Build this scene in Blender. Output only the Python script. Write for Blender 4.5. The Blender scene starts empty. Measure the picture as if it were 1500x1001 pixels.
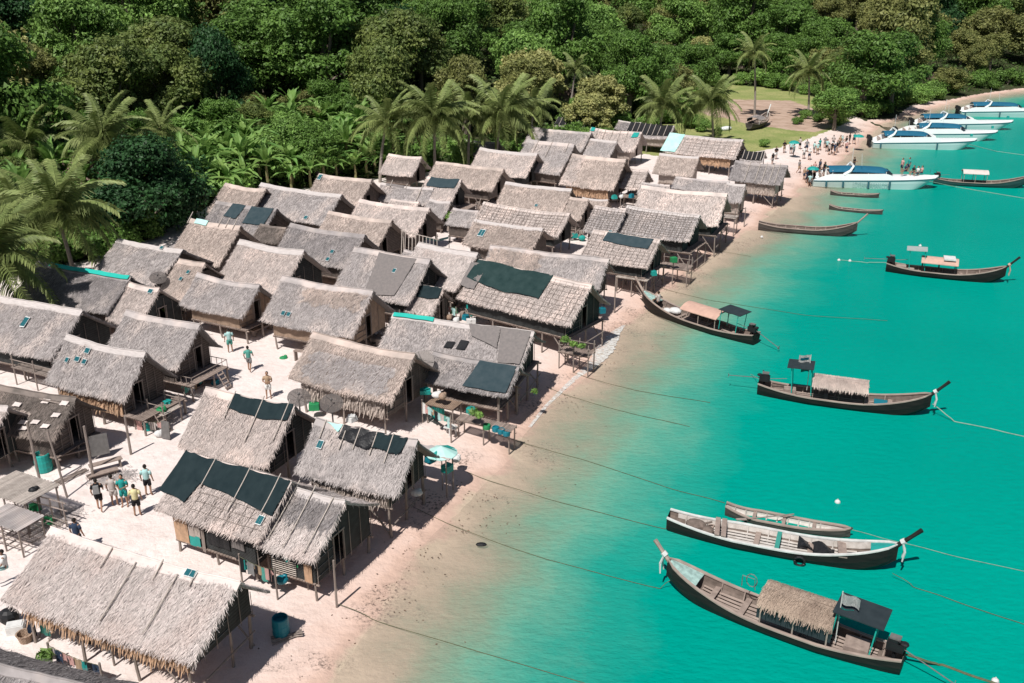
import bpy, bmesh, math, random
import numpy as np
from mathutils import Vector, Matrix, Euler
R = math.radians
sc = bpy.context.scene
rng = np.random.default_rng(7)
random.seed(7)

# ------------------------------------------------------------------ camera, world, sun, exposure
CAM_H = 25.0; PITCH = math.atan(560/1400)
cd = bpy.data.cameras.new("camera"); cam = bpy.data.objects.new("camera", cd); sc.collection.objects.link(cam)
cd.sensor_width = 36; cd.lens = 1400/1500*36; cd.clip_end = 3000; cd.clip_start = 0.5
cam.location = (0, 0, CAM_H); cam.rotation_euler = (math.pi/2-PITCH, 0, 0)
sc.camera = cam
SUN_EL = R(56); SHADOW_AZ = R(62)           # shadows fall towards this direction
w = bpy.data.worlds.new("World"); sc.world = w; w.use_nodes = True
nt = w.node_tree; bg = nt.nodes['Background']
sky = nt.nodes.new('ShaderNodeTexSky'); sky.sky_type = 'NISHITA'; sky.sun_disc = False
sky.sun_elevation = SUN_EL; sky.sun_rotation = math.pi/2-(SHADOW_AZ+math.pi); sky.air_density = 1; sky.dust_density = 1.2
nt.links.new(sky.outputs[0], bg.inputs[0]); bg.inputs[1].default_value = 0.05
sd = bpy.data.lights.new("sun", 'SUN'); sd.energy = 5.0; sd.angle = R(0.5); sd.color = (1, .955, .91)
sun = bpy.data.objects.new("sun", sd); sc.collection.objects.link(sun); sun.location = (-40, -40, 80)
sdir = Vector((math.cos(SHADOW_AZ)*math.cos(SUN_EL), math.sin(SHADOW_AZ)*math.cos(SUN_EL), -math.sin(SUN_EL)))
sun.rotation_euler = sdir.to_track_quat('-Z', 'Y').to_euler()
sc.view_settings.view_transform = 'Standard'; sc.view_settings.look = 'None'
sc.view_settings.exposure = 0.0; sc.view_settings.gamma = 1
sc.render.engine = 'CYCLES'
sc.cycles.max_bounces = 6; sc.cycles.transparent_max_bounces = 8

# ------------------------------------------------------------------ helpers
C = sc.collection
def tag(o, label=None, cat=None, group=None, kind=None):
    if label: o['label'] = label
    if cat: o['category'] = cat
    if group: o['group'] = group
    if kind: o['kind'] = kind
    return o
def empty(name, loc=(0, 0, 0), rz=0, label=None, cat=None, group=None):
    o = bpy.data.objects.new(name, None); C.objects.link(o); o.location = loc; o.rotation_euler = (0, 0, rz)
    o.empty_display_size = .3
    return tag(o, label, cat, group)
def copy_tree(o, parent=None):
    c = o.copy(); C.objects.link(c); c.parent = parent
    for ch in list(o.children): copy_tree(ch, c)
    return c
class MB:
    def __init__(s): s.v = []; s.f = []; s.m = []; s.n = 0
    def add(s, v, f, mi=0):
        v = np.asarray(v, float).reshape(-1, 3)
        s.v.append(v); b = s.n
        s.f += [tuple(int(i)+b for i in q) for q in f]; s.m += [mi]*len(f); s.n += len(v); return s
    def quads(s, arr, mi=0):            # arr (n,4,3)
        arr = np.asarray(arr, float); n = len(arr)
        if n == 0: return s
        b = s.n; s.v.append(arr.reshape(-1, 3))
        idx = (np.arange(n*4).reshape(n, 4)+b).tolist(); s.f += [tuple(q) for q in idx]; s.m += [mi]*n; s.n += n*4; return s
    def box(s, c, d, rz=0, rx=0, ry=0, mi=0, taper=1.0):
        d = np.array(d)/2.; P = np.array([(x, y, z) for z in (-1, 1) for y in (-1, 1) for x in (-1, 1)], float)
        P[4:, :2] *= taper; P = P*d
        M = np.array(Euler((rx, ry, rz)).to_matrix()); P = P@M.T+np.array(c, float)
        return s.add(P, [(0, 2, 3, 1), (4, 5, 7, 6), (0, 1, 5, 4), (2, 6, 7, 3), (0, 4, 6, 2), (1, 3, 7, 5)], mi)
    def tube(s, pts, rad, n=6, cap=True, mi=0):
        pts = [Vector(p) for p in pts]; k = len(pts)
        if not hasattr(rad, '__len__'): rad = [rad]*k
        V = []; F = []
        for i, p in enumerate(pts):
            t = (pts[min(i+1, k-1)]-pts[max(i-1, 0)]).normalized()
            a = t.cross(Vector((0, 0, 1)) if abs(t.z) < .9 else Vector((1, 0, 0))).normalized(); b = t.cross(a)
            for j in range(n):
                an = 2*math.pi*j/n; V.append(p+(a*math.cos(an)+b*math.sin(an))*rad[i])
        for i in range(k-1):
            for j in range(n): F.append((i*n+j, i*n+(j+1) % n, (i+1)*n+(j+1) % n, (i+1)*n+j))
        if cap: F.append(tuple(range(n))[::-1]); F.append(tuple((k-1)*n+j for j in range(n)))
        return s.add(np.array([tuple(v) for v in V]), F, mi)
    def lathe(s, prof, c=(0, 0, 0), n=14, mi=0):
        V = []; F = []
        for r_, z in prof:
            for j in range(n): a = 2*math.pi*j/n; V.append((c[0]+r_*math.cos(a), c[1]+r_*math.sin(a), c[2]+z))
        for i in range(len(prof)-1):
            for j in range(n): F.append((i*n+j, i*n+(j+1) % n, (i+1)*n+(j+1) % n, (i+1)*n+j))
        if prof[0][0] > .001: F.append(tuple(range(n))[::-1])
        if prof[-1][0] > .001: F.append(tuple((len(prof)-1)*n+j for j in range(n)))
        return s.add(V, F, mi)
    def ell(s, c, r, n=10, m=7, mi=0, rot=None):
        V = []; F = []
        for i in range(m+1):
            ph = math.pi*i/m
            for j in range(n):
                th = 2*math.pi*j/n; V.append((r[0]*math.sin(ph)*math.cos(th), r[1]*math.sin(ph)*math.sin(th), r[2]*math.cos(ph)))
        for i in range(m):
            for j in range(n): F.append((i*n+j, (i+1)*n+j, (i+1)*n+(j+1) % n, i*n+(j+1) % n))
        V = np.array(V)
        if rot is not None: V = V@np.array(Euler(rot).to_matrix()).T
        return s.add(V+np.array(c), F, mi)
    def grid(s, P, mi=0, thick=0):      # P (a,b,3)
        a, b = P.shape[:2]; F = [(i*b+j, i*b+j+1, (i+1)*b+j+1, (i+1)*b+j) for i in range(a-1) for j in range(b-1)]
        s.add(P.reshape(-1, 3), F, mi)
        if thick:
            Q = P.copy(); Q[..., 2] -= thick
            s.add(Q.reshape(-1, 3), [q[::-1] for q in F], mi)
            bnd = [(i, 0) for i in range(a)]+[(a-1, j) for j in range(1, b)]+[(i, b-1) for i in range(a-2, -1, -1)]+[(0, j) for j in range(b-2, 0, -1)]
            V = [P[i, j] for i, j in bnd]+[Q[i, j] for i, j in bnd]; n = len(bnd)
            s.add(V, [(k, (k+1) % n, n+(k+1) % n, n+k) for k in range(n)], mi)
        return s
    def mesh(s, name, mats, smooth=False):
        me = bpy.data.meshes.new(name)
        V = np.concatenate(s.v) if s.v else np.zeros((0, 3))
        me.from_pydata(V.tolist(), [], s.f)
        if not isinstance(mats, (list, tuple)): mats = [mats]
        for m in mats: me.materials.append(m)
        if len(mats) > 1: me.polygons.foreach_set('material_index', s.m)
        if smooth: me.polygons.foreach_set('use_smooth', [True]*len(me.polygons))
        me.update(); return me
    def build(s, name, mats, parent=None, smooth=False, loc=None):
        o = bpy.data.objects.new(name, s.mesh(name, mats, smooth)); C.objects.link(o); o.parent = parent
        if loc is not None: o.location = loc
        return o

# ------------------------------------------------------------------ materials
def M(name, c1, c2=None, scale=3.0, detail=4, rough=.85, bump=0.0, bscale=None, island=0.0, stretch=(1, 1, 1), spec=.25, objvar=0.0, trans=0.0, metal=0.0, contrast=(.3, .7), c3=None):
    m = bpy.data.materials.new(name); m.use_nodes = True; t = m.node_tree; N = t.nodes; Lk = t.links
    b = N['Principled BSDF']; b.inputs['Roughness'].default_value = rough; b.inputs['Specular IOR Level'].default_value = spec
    b.inputs['Metallic'].default_value = metal
    c2 = c2 or tuple(x*.8 for x in c1)
    tc = N.new('ShaderNodeTexCoord'); mp = N.new('ShaderNodeMapping'); mp.inputs['Scale'].default_value = stretch
    Lk.new(tc.outputs['Object'], mp.inputs[0])
    ns = N.new('ShaderNodeTexNoise'); ns.inputs['Scale'].default_value = scale; ns.inputs['Detail'].default_value = detail
    Lk.new(mp.outputs[0], ns.inputs['Vector'])
    mr = N.new('ShaderNodeMapRange'); mr.inputs[1].default_value = contrast[0]; mr.inputs[2].default_value = contrast[1]
    Lk.new(ns.outputs[0], mr.inputs[0])
    mx = N.new('ShaderNodeMix'); mx.data_type = 'RGBA'; mx.inputs[6].default_value = (*c1, 1); mx.inputs[7].default_value = (*c2, 1)
    Lk.new(mr.outputs[0], mx.inputs[0]); col = mx.outputs[2]
    if c3:
        n2 = N.new('ShaderNodeTexNoise'); n2.inputs['Scale'].default_value = scale*.22; n2.inputs['Detail'].default_value = 3
        Lk.new(mp.outputs[0], n2.inputs['Vector'])
        m2 = N.new('ShaderNodeMapRange'); m2.inputs[1].default_value = .46; m2.inputs[2].default_value = .6; Lk.new(n2.outputs[0], m2.inputs[0])
        x3 = N.new('ShaderNodeMix'); x3.data_type = 'RGBA'; x3.inputs[7].default_value = (*c3, 1)
        Lk.new(m2.outputs[0], x3.inputs[0]); Lk.new(col, x3.inputs[6]); col = x3.outputs[2]
    if island or objvar:
        geo = N.new('ShaderNodeNewGeometry'); oi = N.new('ShaderNodeObjectInfo')
        a = N.new('ShaderNodeMath'); a.operation = 'MULTIPLY_ADD'; a.inputs[1].default_value = island; a.inputs[2].default_value = 1-island/2-objvar/2
        Lk.new(geo.outputs['Random Per Island'], a.inputs[0])
        b2 = N.new('ShaderNodeMath'); b2.operation = 'MULTIPLY_ADD'; b2.inputs[1].default_value = objvar
        Lk.new(oi.outputs['Random'], b2.inputs[0]); Lk.new(a.outputs[0], b2.inputs[2])
        vm = N.new('ShaderNodeVectorMath'); vm.operation = 'SCALE'; Lk.new(col, vm.inputs[0]); Lk.new(b2.outputs[0], vm.inputs['Scale']); col = vm.outputs[0]
    Lk.new(col, b.inputs['Base Color'])
    if bump:
        nb = N.new('ShaderNodeTexNoise'); nb.inputs['Scale'].default_value = bscale or scale*4; nb.inputs['Detail'].default_value = 3
        Lk.new(mp.outputs[0], nb.inputs['Vector'])
        bp = N.new('ShaderNodeBump'); bp.inputs['Strength'].default_value = bump; bp.inputs['Distance'].default_value = .05
        Lk.new(nb.outputs[0], bp.inputs['Height']); Lk.new(bp.outputs[0], b.inputs['Normal'])
    if trans:
        tr = N.new('ShaderNodeBsdfTranslucent'); Lk.new(col, tr.inputs[0]); ms = N.new('ShaderNodeMixShader'); ms.inputs[0].default_value = trans
        Lk.new(b.outputs[0], ms.inputs[1]); Lk.new(tr.outputs[0], ms.inputs[2]); Lk.new(ms.outputs[0], N['Material Output'].inputs[0])
    return m
TH = {}
for k, c1, c2, c3 in (('g', (.475, .43, .415), (.34, .31, .30), (.56, .485, .45)), ('d', (.345, .315, .31), (.24, .22, .215), (.40, .355, .335)),
                  ('p', (.61, .525, .485), (.455, .395, .365), (.69, .575, .52)), ('b', (.52, .43, .38), (.38, .32, .285), (.61, .50, .44)),
                  ('l', (.69, .61, .575), (.55, .49, .46), (.62, .53, .49)), ('k', (.22, .185, .165), (.13, .112, .10), (.28, .23, .20)), ('c', (.36, .28, .22), (.25, .19, .15), (.42, .33, .26))):
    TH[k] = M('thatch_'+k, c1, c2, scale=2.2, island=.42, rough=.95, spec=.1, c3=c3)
    TH[k+'_base'] = M('thatch_base_'+k, tuple(q*.74 for q in c1), tuple(q*.5 for q in c2), scale=9, rough=.95, spec=.1, bump=.8, bscale=22, stretch=(3, 1, 1))  # darkened thatch colour paints shade into the gaps between straws
m_cap = M('ridge_bark', (.58, .53, .51), (.44, .40, .38), scale=6, island=.2, stretch=(.4, 3, 3))
m_skirt = M('palm_skirt', (.52, .33, .21), (.36, .24, .16), scale=5, island=.5, rough=.95)
m_skirtp = M('palm_skirt_pale', (.46, .39, .34), (.34, .28, .25), scale=5, island=.5, rough=.95)
m_pole = M('weathered_pole', (.30, .25, .22), (.20, .165, .145), scale=6, stretch=(1, 1, .3), island=.4)
m_polel = M('bleached_bamboo', (.50, .44, .39), (.38, .33, .29), scale=6, island=.35)
m_plank = M('plank', (.34, .27, .23), (.23, .18, .155), scale=5, island=.5)
m_dark = M('dark_wood', (.10, .08, .07), (.06, .05, .045), scale=5, island=.4)
m_rope = M('rope_olive', (.14, .14, .08), (.08, .09, .05), scale=9)
m_ropel = M('rope_pale', (.30, .42, .33), (.2, .3, .24), scale=4)
def weave(name, c1, c2, sc_=9.0):
    m = M(name, c1, c2, scale=4, island=.15)
    t = m.node_tree; N = t.nodes; b = N['Principled BSDF']
    tc = N.new('ShaderNodeTexCoord'); mp = N.new('ShaderNodeMapping'); mp.inputs['Rotation'].default_value = (0, R(45), 0)
    wv = N.new('ShaderNodeTexWave'); wv.inputs['Scale'].default_value = sc_*.35; wv.bands_direction = 'X'; wv.inputs['Distortion'].default_value = 1.5
    w2 = N.new('ShaderNodeTexWave'); w2.inputs['Scale'].default_value = sc_*.35; w2.bands_direction = 'Z'; w2.inputs['Distortion'].default_value = 1.5
    t.links.new(tc.outputs['Object'], mp.inputs[0]); t.links.new(mp.outputs[0], wv.inputs[0]); t.links.new(mp.outputs[0], w2.inputs[0])
    mm = N.new('ShaderNodeMath'); mm.operation = 'MULTIPLY'; t.links.new(wv.outputs['Fac'], mm.inputs[0]); t.links.new(w2.outputs['Fac'], mm.inputs[1])
    src = b.inputs['Base Color'].links[0].from_socket
    mx = N.new('ShaderNodeMix'); mx.data_type = 'RGBA'; mx.blend_type = 'MULTIPLY'; mx.inputs[7].default_value = (.45, .42, .4, 1)
    t.links.new(mm.outputs[0], mx.inputs[0]); t.links.new(src, mx.inputs[6]); t.links.new(mx.outputs[2], b.inputs['Base Color'])
    return m
m_weave = weave('woven_wall', (.15, .12, .105), (.09, .075, .068))
m_weavel = weave('woven_wall_pale', (.42, .30, .22), (.30, .22, .165), 12)
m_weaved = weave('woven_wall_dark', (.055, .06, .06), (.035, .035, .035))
m_teal = M('teal_sheet', (.02, .46, .38), (.02, .40, .33), scale=2, rough=.6)
m_ptea = M('pale_teal_sheet', (.36, .66, .60), (.5, .72, .68), scale=1.5, rough=.6)
m_net = M('shade_net', (.013, .024, .028), (.022, .036, .040), scale=2.5, rough=.8, spec=.08, stretch=(1, .4, 1), bump=.6, bscale=5)
m_netg = M('shade_net_green', (.014, .034, .034), (.030, .056, .055), scale=1.5, rough=.8, spec=.1, bump=.8, bscale=3)
m_nets = M('shade_net_slate', (.032, .054, .064), (.05, .072, .082), scale=2.5, rough=.85, spec=.1)
m_netb = M('old_net_brown', (.17, .155, .15), (.22, .195, .185), scale=6, rough=.9)
m_black = M('black_plastic', (.012, .013, .015), (.02, .02, .022), scale=4, rough=.5)
m_white = M('white_paint', (.78, .80, .79), (.70, .73, .72), scale=2, rough=.45)
m_solar = M('solar_cell', (.015, .10, .12), (.02, .13, .15), scale=5, rough=.25, spec=.5)
m_blue = M('blue_plastic', (.01, .19, .25), (.01, .15, .2), scale=3, rough=.4)
m_tealp = M('teal_plastic', (.02, .34, .30), (.02, .28, .25), scale=3, rough=.4)
m_green = M('green_plastic', (.03, .28, .10), (.02, .2, .08), scale=3, rough=.5)
m_grey = M('grey_metal', (.18, .17, .165), (.12, .115, .11), scale=5, rough=.6)

# ------------------------------------------------------------------ terrain
SHORE = np.array([(-14, -30), (-9.5, 18), (-7.4, 26), (-6.9, 28.3), (-5.7, 32.1), (-4.6, 35.9), (-3.5, 38.9), (-1.7, 42.3), (0, 45.9), (2.1, 51.7), (5.4, 57.7),
    (7.4, 63.9), (9.9, 68.9), (14.3, 76.5), (19.9, 86.8), (24.9, 94.2), (31.6, 106.2), (36.5, 115.1), (42.7, 125.6), (51, 140.6), (60.7, 158), (68, 166.9), (83.5, 183.8),
    (93.1, 193.5), (104.9, 200.9), (125, 212), (160, 226), (230, 262), (330, 330), (520, 420)], float)
FOREST = np.array([(-60, -40), (-52, 40), (-44, 60), (-42.2, 75.2), (-36.5, 79.1), (-33.4, 87), (-32, 98), (-27, 104), (-18.8, 110.5), (-9, 116), (-2, 122), (6, 127), (12, 132),
    (17, 138), (23, 150), (31, 170), (36, 197), (45, 203), (52, 198), (57, 185.8), (56, 172), (58, 160), (64, 163), (73.3, 178.4), (84, 186.5), (93.5, 195.2), (104.6, 202.6), (123, 213), (157, 227.5), (225, 272), (320, 342), (500, 440)], float)
def sdist(P, L):
    best = np.full(len(P), 1e9); sg = np.zeros(len(P))
    for a, b in zip(L[:-1], L[1:]):
        d = b-a; ln = d@d; t = np.clip(((P-a)@d)/ln, 0, 1); q = P-(a+t[:, None]*d); dd = np.hypot(q[:, 0], q[:, 1])
        cr = d[0]*(P[:, 1]-a[1])-d[1]*(P[:, 0]-a[0])
        u = dd < best-1e-9; best = np.where(u, dd, best); sg = np.where(u, np.sign(cr), sg)
    return best*sg
def vnoise(x, y, s=0):
    return (np.sin(x*.31+1.3+s)*np.cos(y*.27-.4+s*2)+.5*np.sin(x*.73+y*.61+s)+.3*np.sin(x*1.7-y*1.3+2*s))/1.8
def zterr(x, y):
    x = np.atleast_1d(np.asarray(x, float)); y = np.atleast_1d(np.asarray(y, float)); P = np.stack([x, y], 1)
    d = sdist(P, SHORE)+.35*vnoise(x*1.2, y*1.2); f = sdist(P, FOREST)
    z = np.where(d > 0, .95*(1-np.exp(-np.maximum(d, 0)/7)), -np.minimum(.07*np.abs(d)**1.15, 3.5))
    fh = np.maximum(f-3, 0); hill = 60*(1-np.exp(-fh*.13/60))
    z = z+np.where(d > 0, hill, 0)+.05*vnoise(x*2, y*2, 1)*np.clip(d/6, 0, 1)
    return z
def zt(x, y): return float(zterr(x, y)[0])
def axis(a, b, parts):
    out = []
    for lo, hi, st in parts: out += list(np.arange(lo, hi, st))
    return np.array(out+[b])
xs = axis(-600, 700, [(-600, -80, 26), (-80, -36, 2), (-36, 62, .6), (62, 130, 1.6), (130, 700, 24)])
ys = axis(-60, 900, [(-60, 16, 8), (16, 150, .6), (150, 220, 1.6), (220, 300, 8), (300, 900, 40)])
X, Y = np.meshgrid(xs, ys, indexing='ij'); Z = zterr(X.ravel(), Y.ravel())
gm = MB(); gm.grid(np.stack([X, Y, Z.reshape(X.shape)], -1))
gP = np.stack([X.ravel(), Y.ravel()], 1); dS = sdist(gP, SHORE); dF = sdist(gP, FOREST)
def poly_in(P, poly):
    poly = np.array(poly); ins = np.zeros(len(P), bool); j = len(poly)-1
    for i in range(len(poly)):
        xi, yi = poly[i]; xj, yj = poly[j]
        c = ((yi > P[:, 1]) != (yj > P[:, 1])) & (P[:, 0] < (xj-xi)*(P[:, 1]-yi)/(yj-yi+1e-9)+xi); ins ^= c; j = i
    return ins
GRASS = [(14, 130), (22, 124), (30, 127), (36.5, 133), (42, 139), (50, 150), (55, 158), (57, 170), (58, 190), (50, 204), (34, 201), (24, 180), (16, 155)]
gin = sdist(gP, np.array(GRASS+[GRASS[0]])); inside = poly_in(gP, GRASS)
dist_in = np.where(inside, np.abs(gin), -np.abs(gin))
grass = np.clip(.5+dist_in/3, 0, 1)
DIRT = [(37, 150), (46, 145), (52, 152), (54, 166), (52, 180), (36, 182), (30, 166)]
dirt = np.clip(.5+np.where(poly_in(gP, DIRT), 1, -1)*np.abs(sdist(gP, np.array(DIRT+[DIRT[0]])))/4, 0, 1)
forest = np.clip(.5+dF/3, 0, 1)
# sand ground material
def ground_mat():
    m = bpy.data.materials.new('ground'); m.use_nodes = True; t = m.node_tree; N = t.nodes; Lk = t.links; b = N['Principled BSDF']
    b.inputs['Specular IOR Level'].default_value = .12
    tc = N.new('ShaderNodeTexCoord'); geo = N.new('ShaderNodeNewGeometry'); sep = N.new('ShaderNodeSeparateXYZ'); Lk.new(geo.outputs['Position'], sep.inputs[0])
    at = N.new('ShaderNodeVertexColor'); at.layer_name = 'soil'; sc3 = N.new('ShaderNodeSeparateColor'); Lk.new(at.outputs[0], sc3.inputs[0])
    def noise(s, d=4, r=.55):
        n = N.new('ShaderNodeTexNoise'); n.inputs['Scale'].default_value = s; n.inputs['Detail'].default_value = d; n.inputs['Roughness'].default_value = r; Lk.new(tc.outputs['Object'], n.inputs[0]); return n.outputs[0]
    def mr(x, a, b_, c=0, d=1):
        n = N.new('ShaderNodeMapRange'); n.inputs[1].default_value = a; n.inputs[2].default_value = b_; n.inputs[3].default_value = c; n.inputs[4].default_value = d; Lk.new(x, n.inputs[0]); return n.outputs[0]
    def mix(f, a, b_):
        n = N.new('ShaderNodeMix'); n.data_type = 'RGBA'; Lk.new(f, n.inputs[0])
        for i, c in ((6, a), (7, b_)):
            if isinstance(c, tuple): n.inputs[i].default_value = (*c, 1)
            else: Lk.new(c, n.inputs[i])
        return n.outputs[2]
    def mth(op, a, b_):
        n = N.new('ShaderNodeMath'); n.operation = op
        for i, c in ((0, a), (1, b_)):
            if isinstance(c, (int, float)): n.inputs[i].default_value = c
            else: Lk.new(c, n.inputs[i])
        n.use_clamp = False; return n.outputs[0]
    dry = mix(mr(noise(.5), .35, .65), (.80, .72, .685), (.73, .64, .60))
    dry = mix(mr(noise(7, 5, .7), .58, .76), dry, (.60, .485, .42))
    zz = mth('ADD', sep.outputs[2], mth('MULTIPLY', mth('SUBTRACT', noise(.35), .5), .35))
    dry = mix(mth('MULTIPLY', mr(noise(1.3, 6, .75), .5, .66), .55), dry, (.60, .51, .465))
    dry = mix(mth('MULTIPLY', mr(noise(14, 3, .8), .62, .72), .5), dry, (.42, .34, .29))
    damp = mix(mr(zz, .02, .62), (.66, .46, .37), dry)
    wet = mix(mr(zz, -.02, .03), (.50, .41, .31), mix(mr(zz, .03, .12), (.54, .385, .31), damp))
    # dark litter stains near the waterline
    band = mth('MULTIPLY', mr(zz, .45, .2), mr(zz, -.5, -.1))
    spot = mth('MULTIPLY', mr(noise(.3, 3), .53, .63), mr(noise(6, 4, .8), .5, .62))
    wet = mix(mth('MULTIPLY', mth('MULTIPLY', band, spot), 1.0), wet, (.16, .12, .10))
    gcol = mix(mr(noise(.25, 5), .4, .62), (.23, .275, .09), (.34, .34, .14))
    gcol = mix(mr(noise(3, 4, .7), .5, .7), gcol, (.14, .20, .06))
    gf = mth('GREATER_THAN', mth('ADD', sc3.outputs[0], mth('MULTIPLY', mth('SUBTRACT', noise(.9, 6, .7), .5), .7)), .5)
    col = mix(gf, wet, gcol)
    df = mth('MULTIPLY', mr(mth('ADD', sc3.outputs[2], mth('MULTIPLY', mth('SUBTRACT', noise(.3, 5, .65), .5), 1.2)), .66, .8), sc3.outputs[0])
    col = mix(df, col, mix(mr(noise(.6, 4), .4, .6), (.38, .27, .205), (.48, .355, .28)))
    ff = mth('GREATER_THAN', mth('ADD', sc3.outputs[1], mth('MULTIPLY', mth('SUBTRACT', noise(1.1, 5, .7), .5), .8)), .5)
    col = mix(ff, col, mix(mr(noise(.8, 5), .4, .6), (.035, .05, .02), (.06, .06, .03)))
    Lk.new(col, b.inputs['Base Color']); b.inputs['Roughness'].default_value = .95
    bp = N.new('ShaderNodeBump'); bp.inputs['Strength'].default_value = .6; bp.inputs['Distance'].default_value = .16
    hh = mth('ADD', mth('MULTIPLY', noise(2.2, 5, .6), 1.0), mth('MULTIPLY', noise(.6, 3), .8)); Lk.new(hh, bp.inputs['Height']); Lk.new(bp.outputs[0], b.inputs['Normal'])
    return m
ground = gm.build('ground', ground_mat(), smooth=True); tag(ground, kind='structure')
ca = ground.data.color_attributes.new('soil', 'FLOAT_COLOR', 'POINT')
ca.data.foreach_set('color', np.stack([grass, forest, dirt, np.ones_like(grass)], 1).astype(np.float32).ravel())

# water sheet
wx = axis(-60, 900, [(-60, -14, 12), (-14, 60, 1.0), (60, 130, 2), (130, 900, 30)])
wy = axis(-60, 700, [(-60, 16, 6), (16, 150, 1.0), (150, 230, 2), (230, 700, 30)])
WX, WY = np.meshgrid(wx, wy, indexing='ij')
wd = -(sdist(np.stack([WX.ravel(), WY.ravel()], 1), SHORE)+.35*vnoise(WX.ravel()*1.2, WY.ravel()*1.2))
def water_mat():
    m = bpy.data.materials.new('sea_water'); m.use_nodes = True; t = m.node_tree; N = t.nodes; Lk = t.links; b = N['Principled BSDF']
    tc = N.new('ShaderNodeTexCoord'); at = N.new('ShaderNodeAttribute'); at.attribute_name = 'offshore'
    def noise(s, d=4, st=(1, 1, 1), rot=0):
        mp = N.new('ShaderNodeMapping'); mp.inputs['Scale'].default_value = st; mp.inputs['Rotation'].default_value = (0, 0, rot); Lk.new(tc.outputs['Object'], mp.inputs[0])
        n = N.new('ShaderNodeTexNoise'); n.inputs['Scale'].default_value = s; n.inputs['Detail'].default_value = d; Lk.new(mp.outputs[0], n.inputs[0]); return n.outputs[0]
    def mth(op, a, b_):
        n = N.new('ShaderNodeMath'); n.operation = op
        for i, c in ((0, a), (1, b_)):
            if isinstance(c, (int, float)): n.inputs[i].default_value = c
            else: Lk.new(c, n.inputs[i])
        return n.outputs[0]
    d = mth('ADD', at.outputs['Fac'], mth('MULTIPLY', mth('SUBTRACT', noise(.16, 4), .5), 5.5))
    d = mth('ADD', d, mth('MULTIPLY', mth('SUBTRACT', noise(.55, 6), .5), 2.6))
    d = mth('ADD', d, mth('MULTIPLY', mth('SUBTRACT', noise(5.0, 4), .5), 1.3))
    mr = N.new('ShaderNodeMapRange'); mr.inputs[2].default_value = 11.5; Lk.new(d, mr.inputs[0])
    cr = N.new('ShaderNodeValToRGB'); Lk.new(mr.outputs[0], cr.inputs[0]); e = cr.color_ramp.elements
    e[0].position = 0; e[0].color = (.54, .43, .36, 1); e[1].position = 1; e[1].color = (.0, .30, .235, 1)
    for p, c in ((.12, (.46, .40, .315)), (.25, (.31, .375, .275)), (.4, (.20, .37, .265)), (.56, (.10, .345, .255)), (.78, (.02, .315, .242))):
        x = e.new(p); x.color = (*c, 1)
    # large soft tonal drift of the sea
    mx = N.new('ShaderNodeMix'); mx.data_type = 'RGBA'; mx.blend_type = 'MULTIPLY'
    dr = N.new('ShaderNodeMapRange'); dr.inputs[1].default_value = .35; dr.inputs[2].default_value = .7; Lk.new(mth('ADD', mth('MULTIPLY', noise(.05, 3), .7), mth('MULTIPLY', noise(2.0, 5), .3)), dr.inputs[0])
    Lk.new(dr.outputs[0], mx.inputs[0]); Lk.new(cr.outputs[0], mx.inputs[6]); mx.inputs[7].default_value = (.86, .84, .85, 1)
    Lk.new(mx.outputs[2], b.inputs['Base Color'])
    b.inputs['Roughness'].default_value = .22; b.inputs['IOR'].default_value = 1.06; b.inputs['Specular IOR Level'].default_value = .5
    bp = N.new('ShaderNodeBump'); bp.inputs['Strength'].default_value = .55; bp.inputs['Distance'].default_value = .16
    hh = mth('ADD', noise(1.6, 5, (1, 2.2, 1), .5), mth('MULTIPLY', noise(5.5, 4, (1, 2, 1), .3), .35)); Lk.new(hh, bp.inputs['Height']); Lk.new(bp.outputs[0], b.inputs['Normal'])
    tr = N.new('ShaderNodeBsdfTransparent'); ms = N.new('ShaderNodeMixShader')
    op = N.new('ShaderNodeMapRange'); op.inputs[1].default_value = 0; op.inputs[2].default_value = 5.5; op.inputs[3].default_value = .12; op.inputs[4].default_value = 1.0; Lk.new(d, op.inputs[0])
    Lk.new(op.outputs[0], ms.inputs[0]); Lk.new(tr.outputs[0], ms.inputs[1]); Lk.new(b.outputs[0], ms.inputs[2]); Lk.new(ms.outputs[0], N['Material Output'].inputs[0])
    return m
wm = MB(); wm.grid(np.stack([WX, WY, np.zeros_like(WX)], -1)); water = wm.build('water', water_mat(), smooth=True); tag(water, kind='structure')
wa = water.data.attributes.new('offshore', 'FLOAT', 'POINT'); wa.data.foreach_set('value', wd.astype(np.float32))

# small wave breaking on the sand
fm = MB(); rows = []
FO = [(1.1, 49.2), (2.1, 51.9), (3.4, 54.6), (4.3, 56.3), (5.1, 57.6), (5.9, 59.2), (6.5, 60.9), (7.1, 62.6), (7.6, 64.2), (8.3, 65.6)]
FW = [.05, .09, .14, .2, .4, .7, .95, .75, .4, .06]
pts = []
for i in range(73):
    u = i/8; k = min(int(u), 8); q = u-k; x = FO[k][0]*(1-q)+FO[k+1][0]*q; y = FO[k][1]*(1-q)+FO[k+1][1]*q; wv = FW[k]*(1-q)+FW[k+1]*q
    wv *= .75+.5*random.random(); pts.append([(x-wv*.55-.15, y+wv*.3, zt(x-wv*.55, y+wv*.3)+.035), (x, y, .04+max(0, zt(x, y))), (x+wv*.45, y-wv*.25, .045)])
fm.grid(np.array(pts), thick=.03)
mf = bpy.data.materials.new('foam'); mf.use_nodes = True; t = mf.node_tree; b = t.nodes['Principled BSDF']; b.inputs['Base Color'].default_value = (.8, .8, .77, 1); b.inputs['Roughness'].default_value = .6
n_ = t.nodes.new('ShaderNodeTexNoise'); n_.inputs['Scale'].default_value = 4.5; n_.inputs['Detail'].default_value = 6; n_.inputs['Roughness'].default_value = .75
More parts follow.
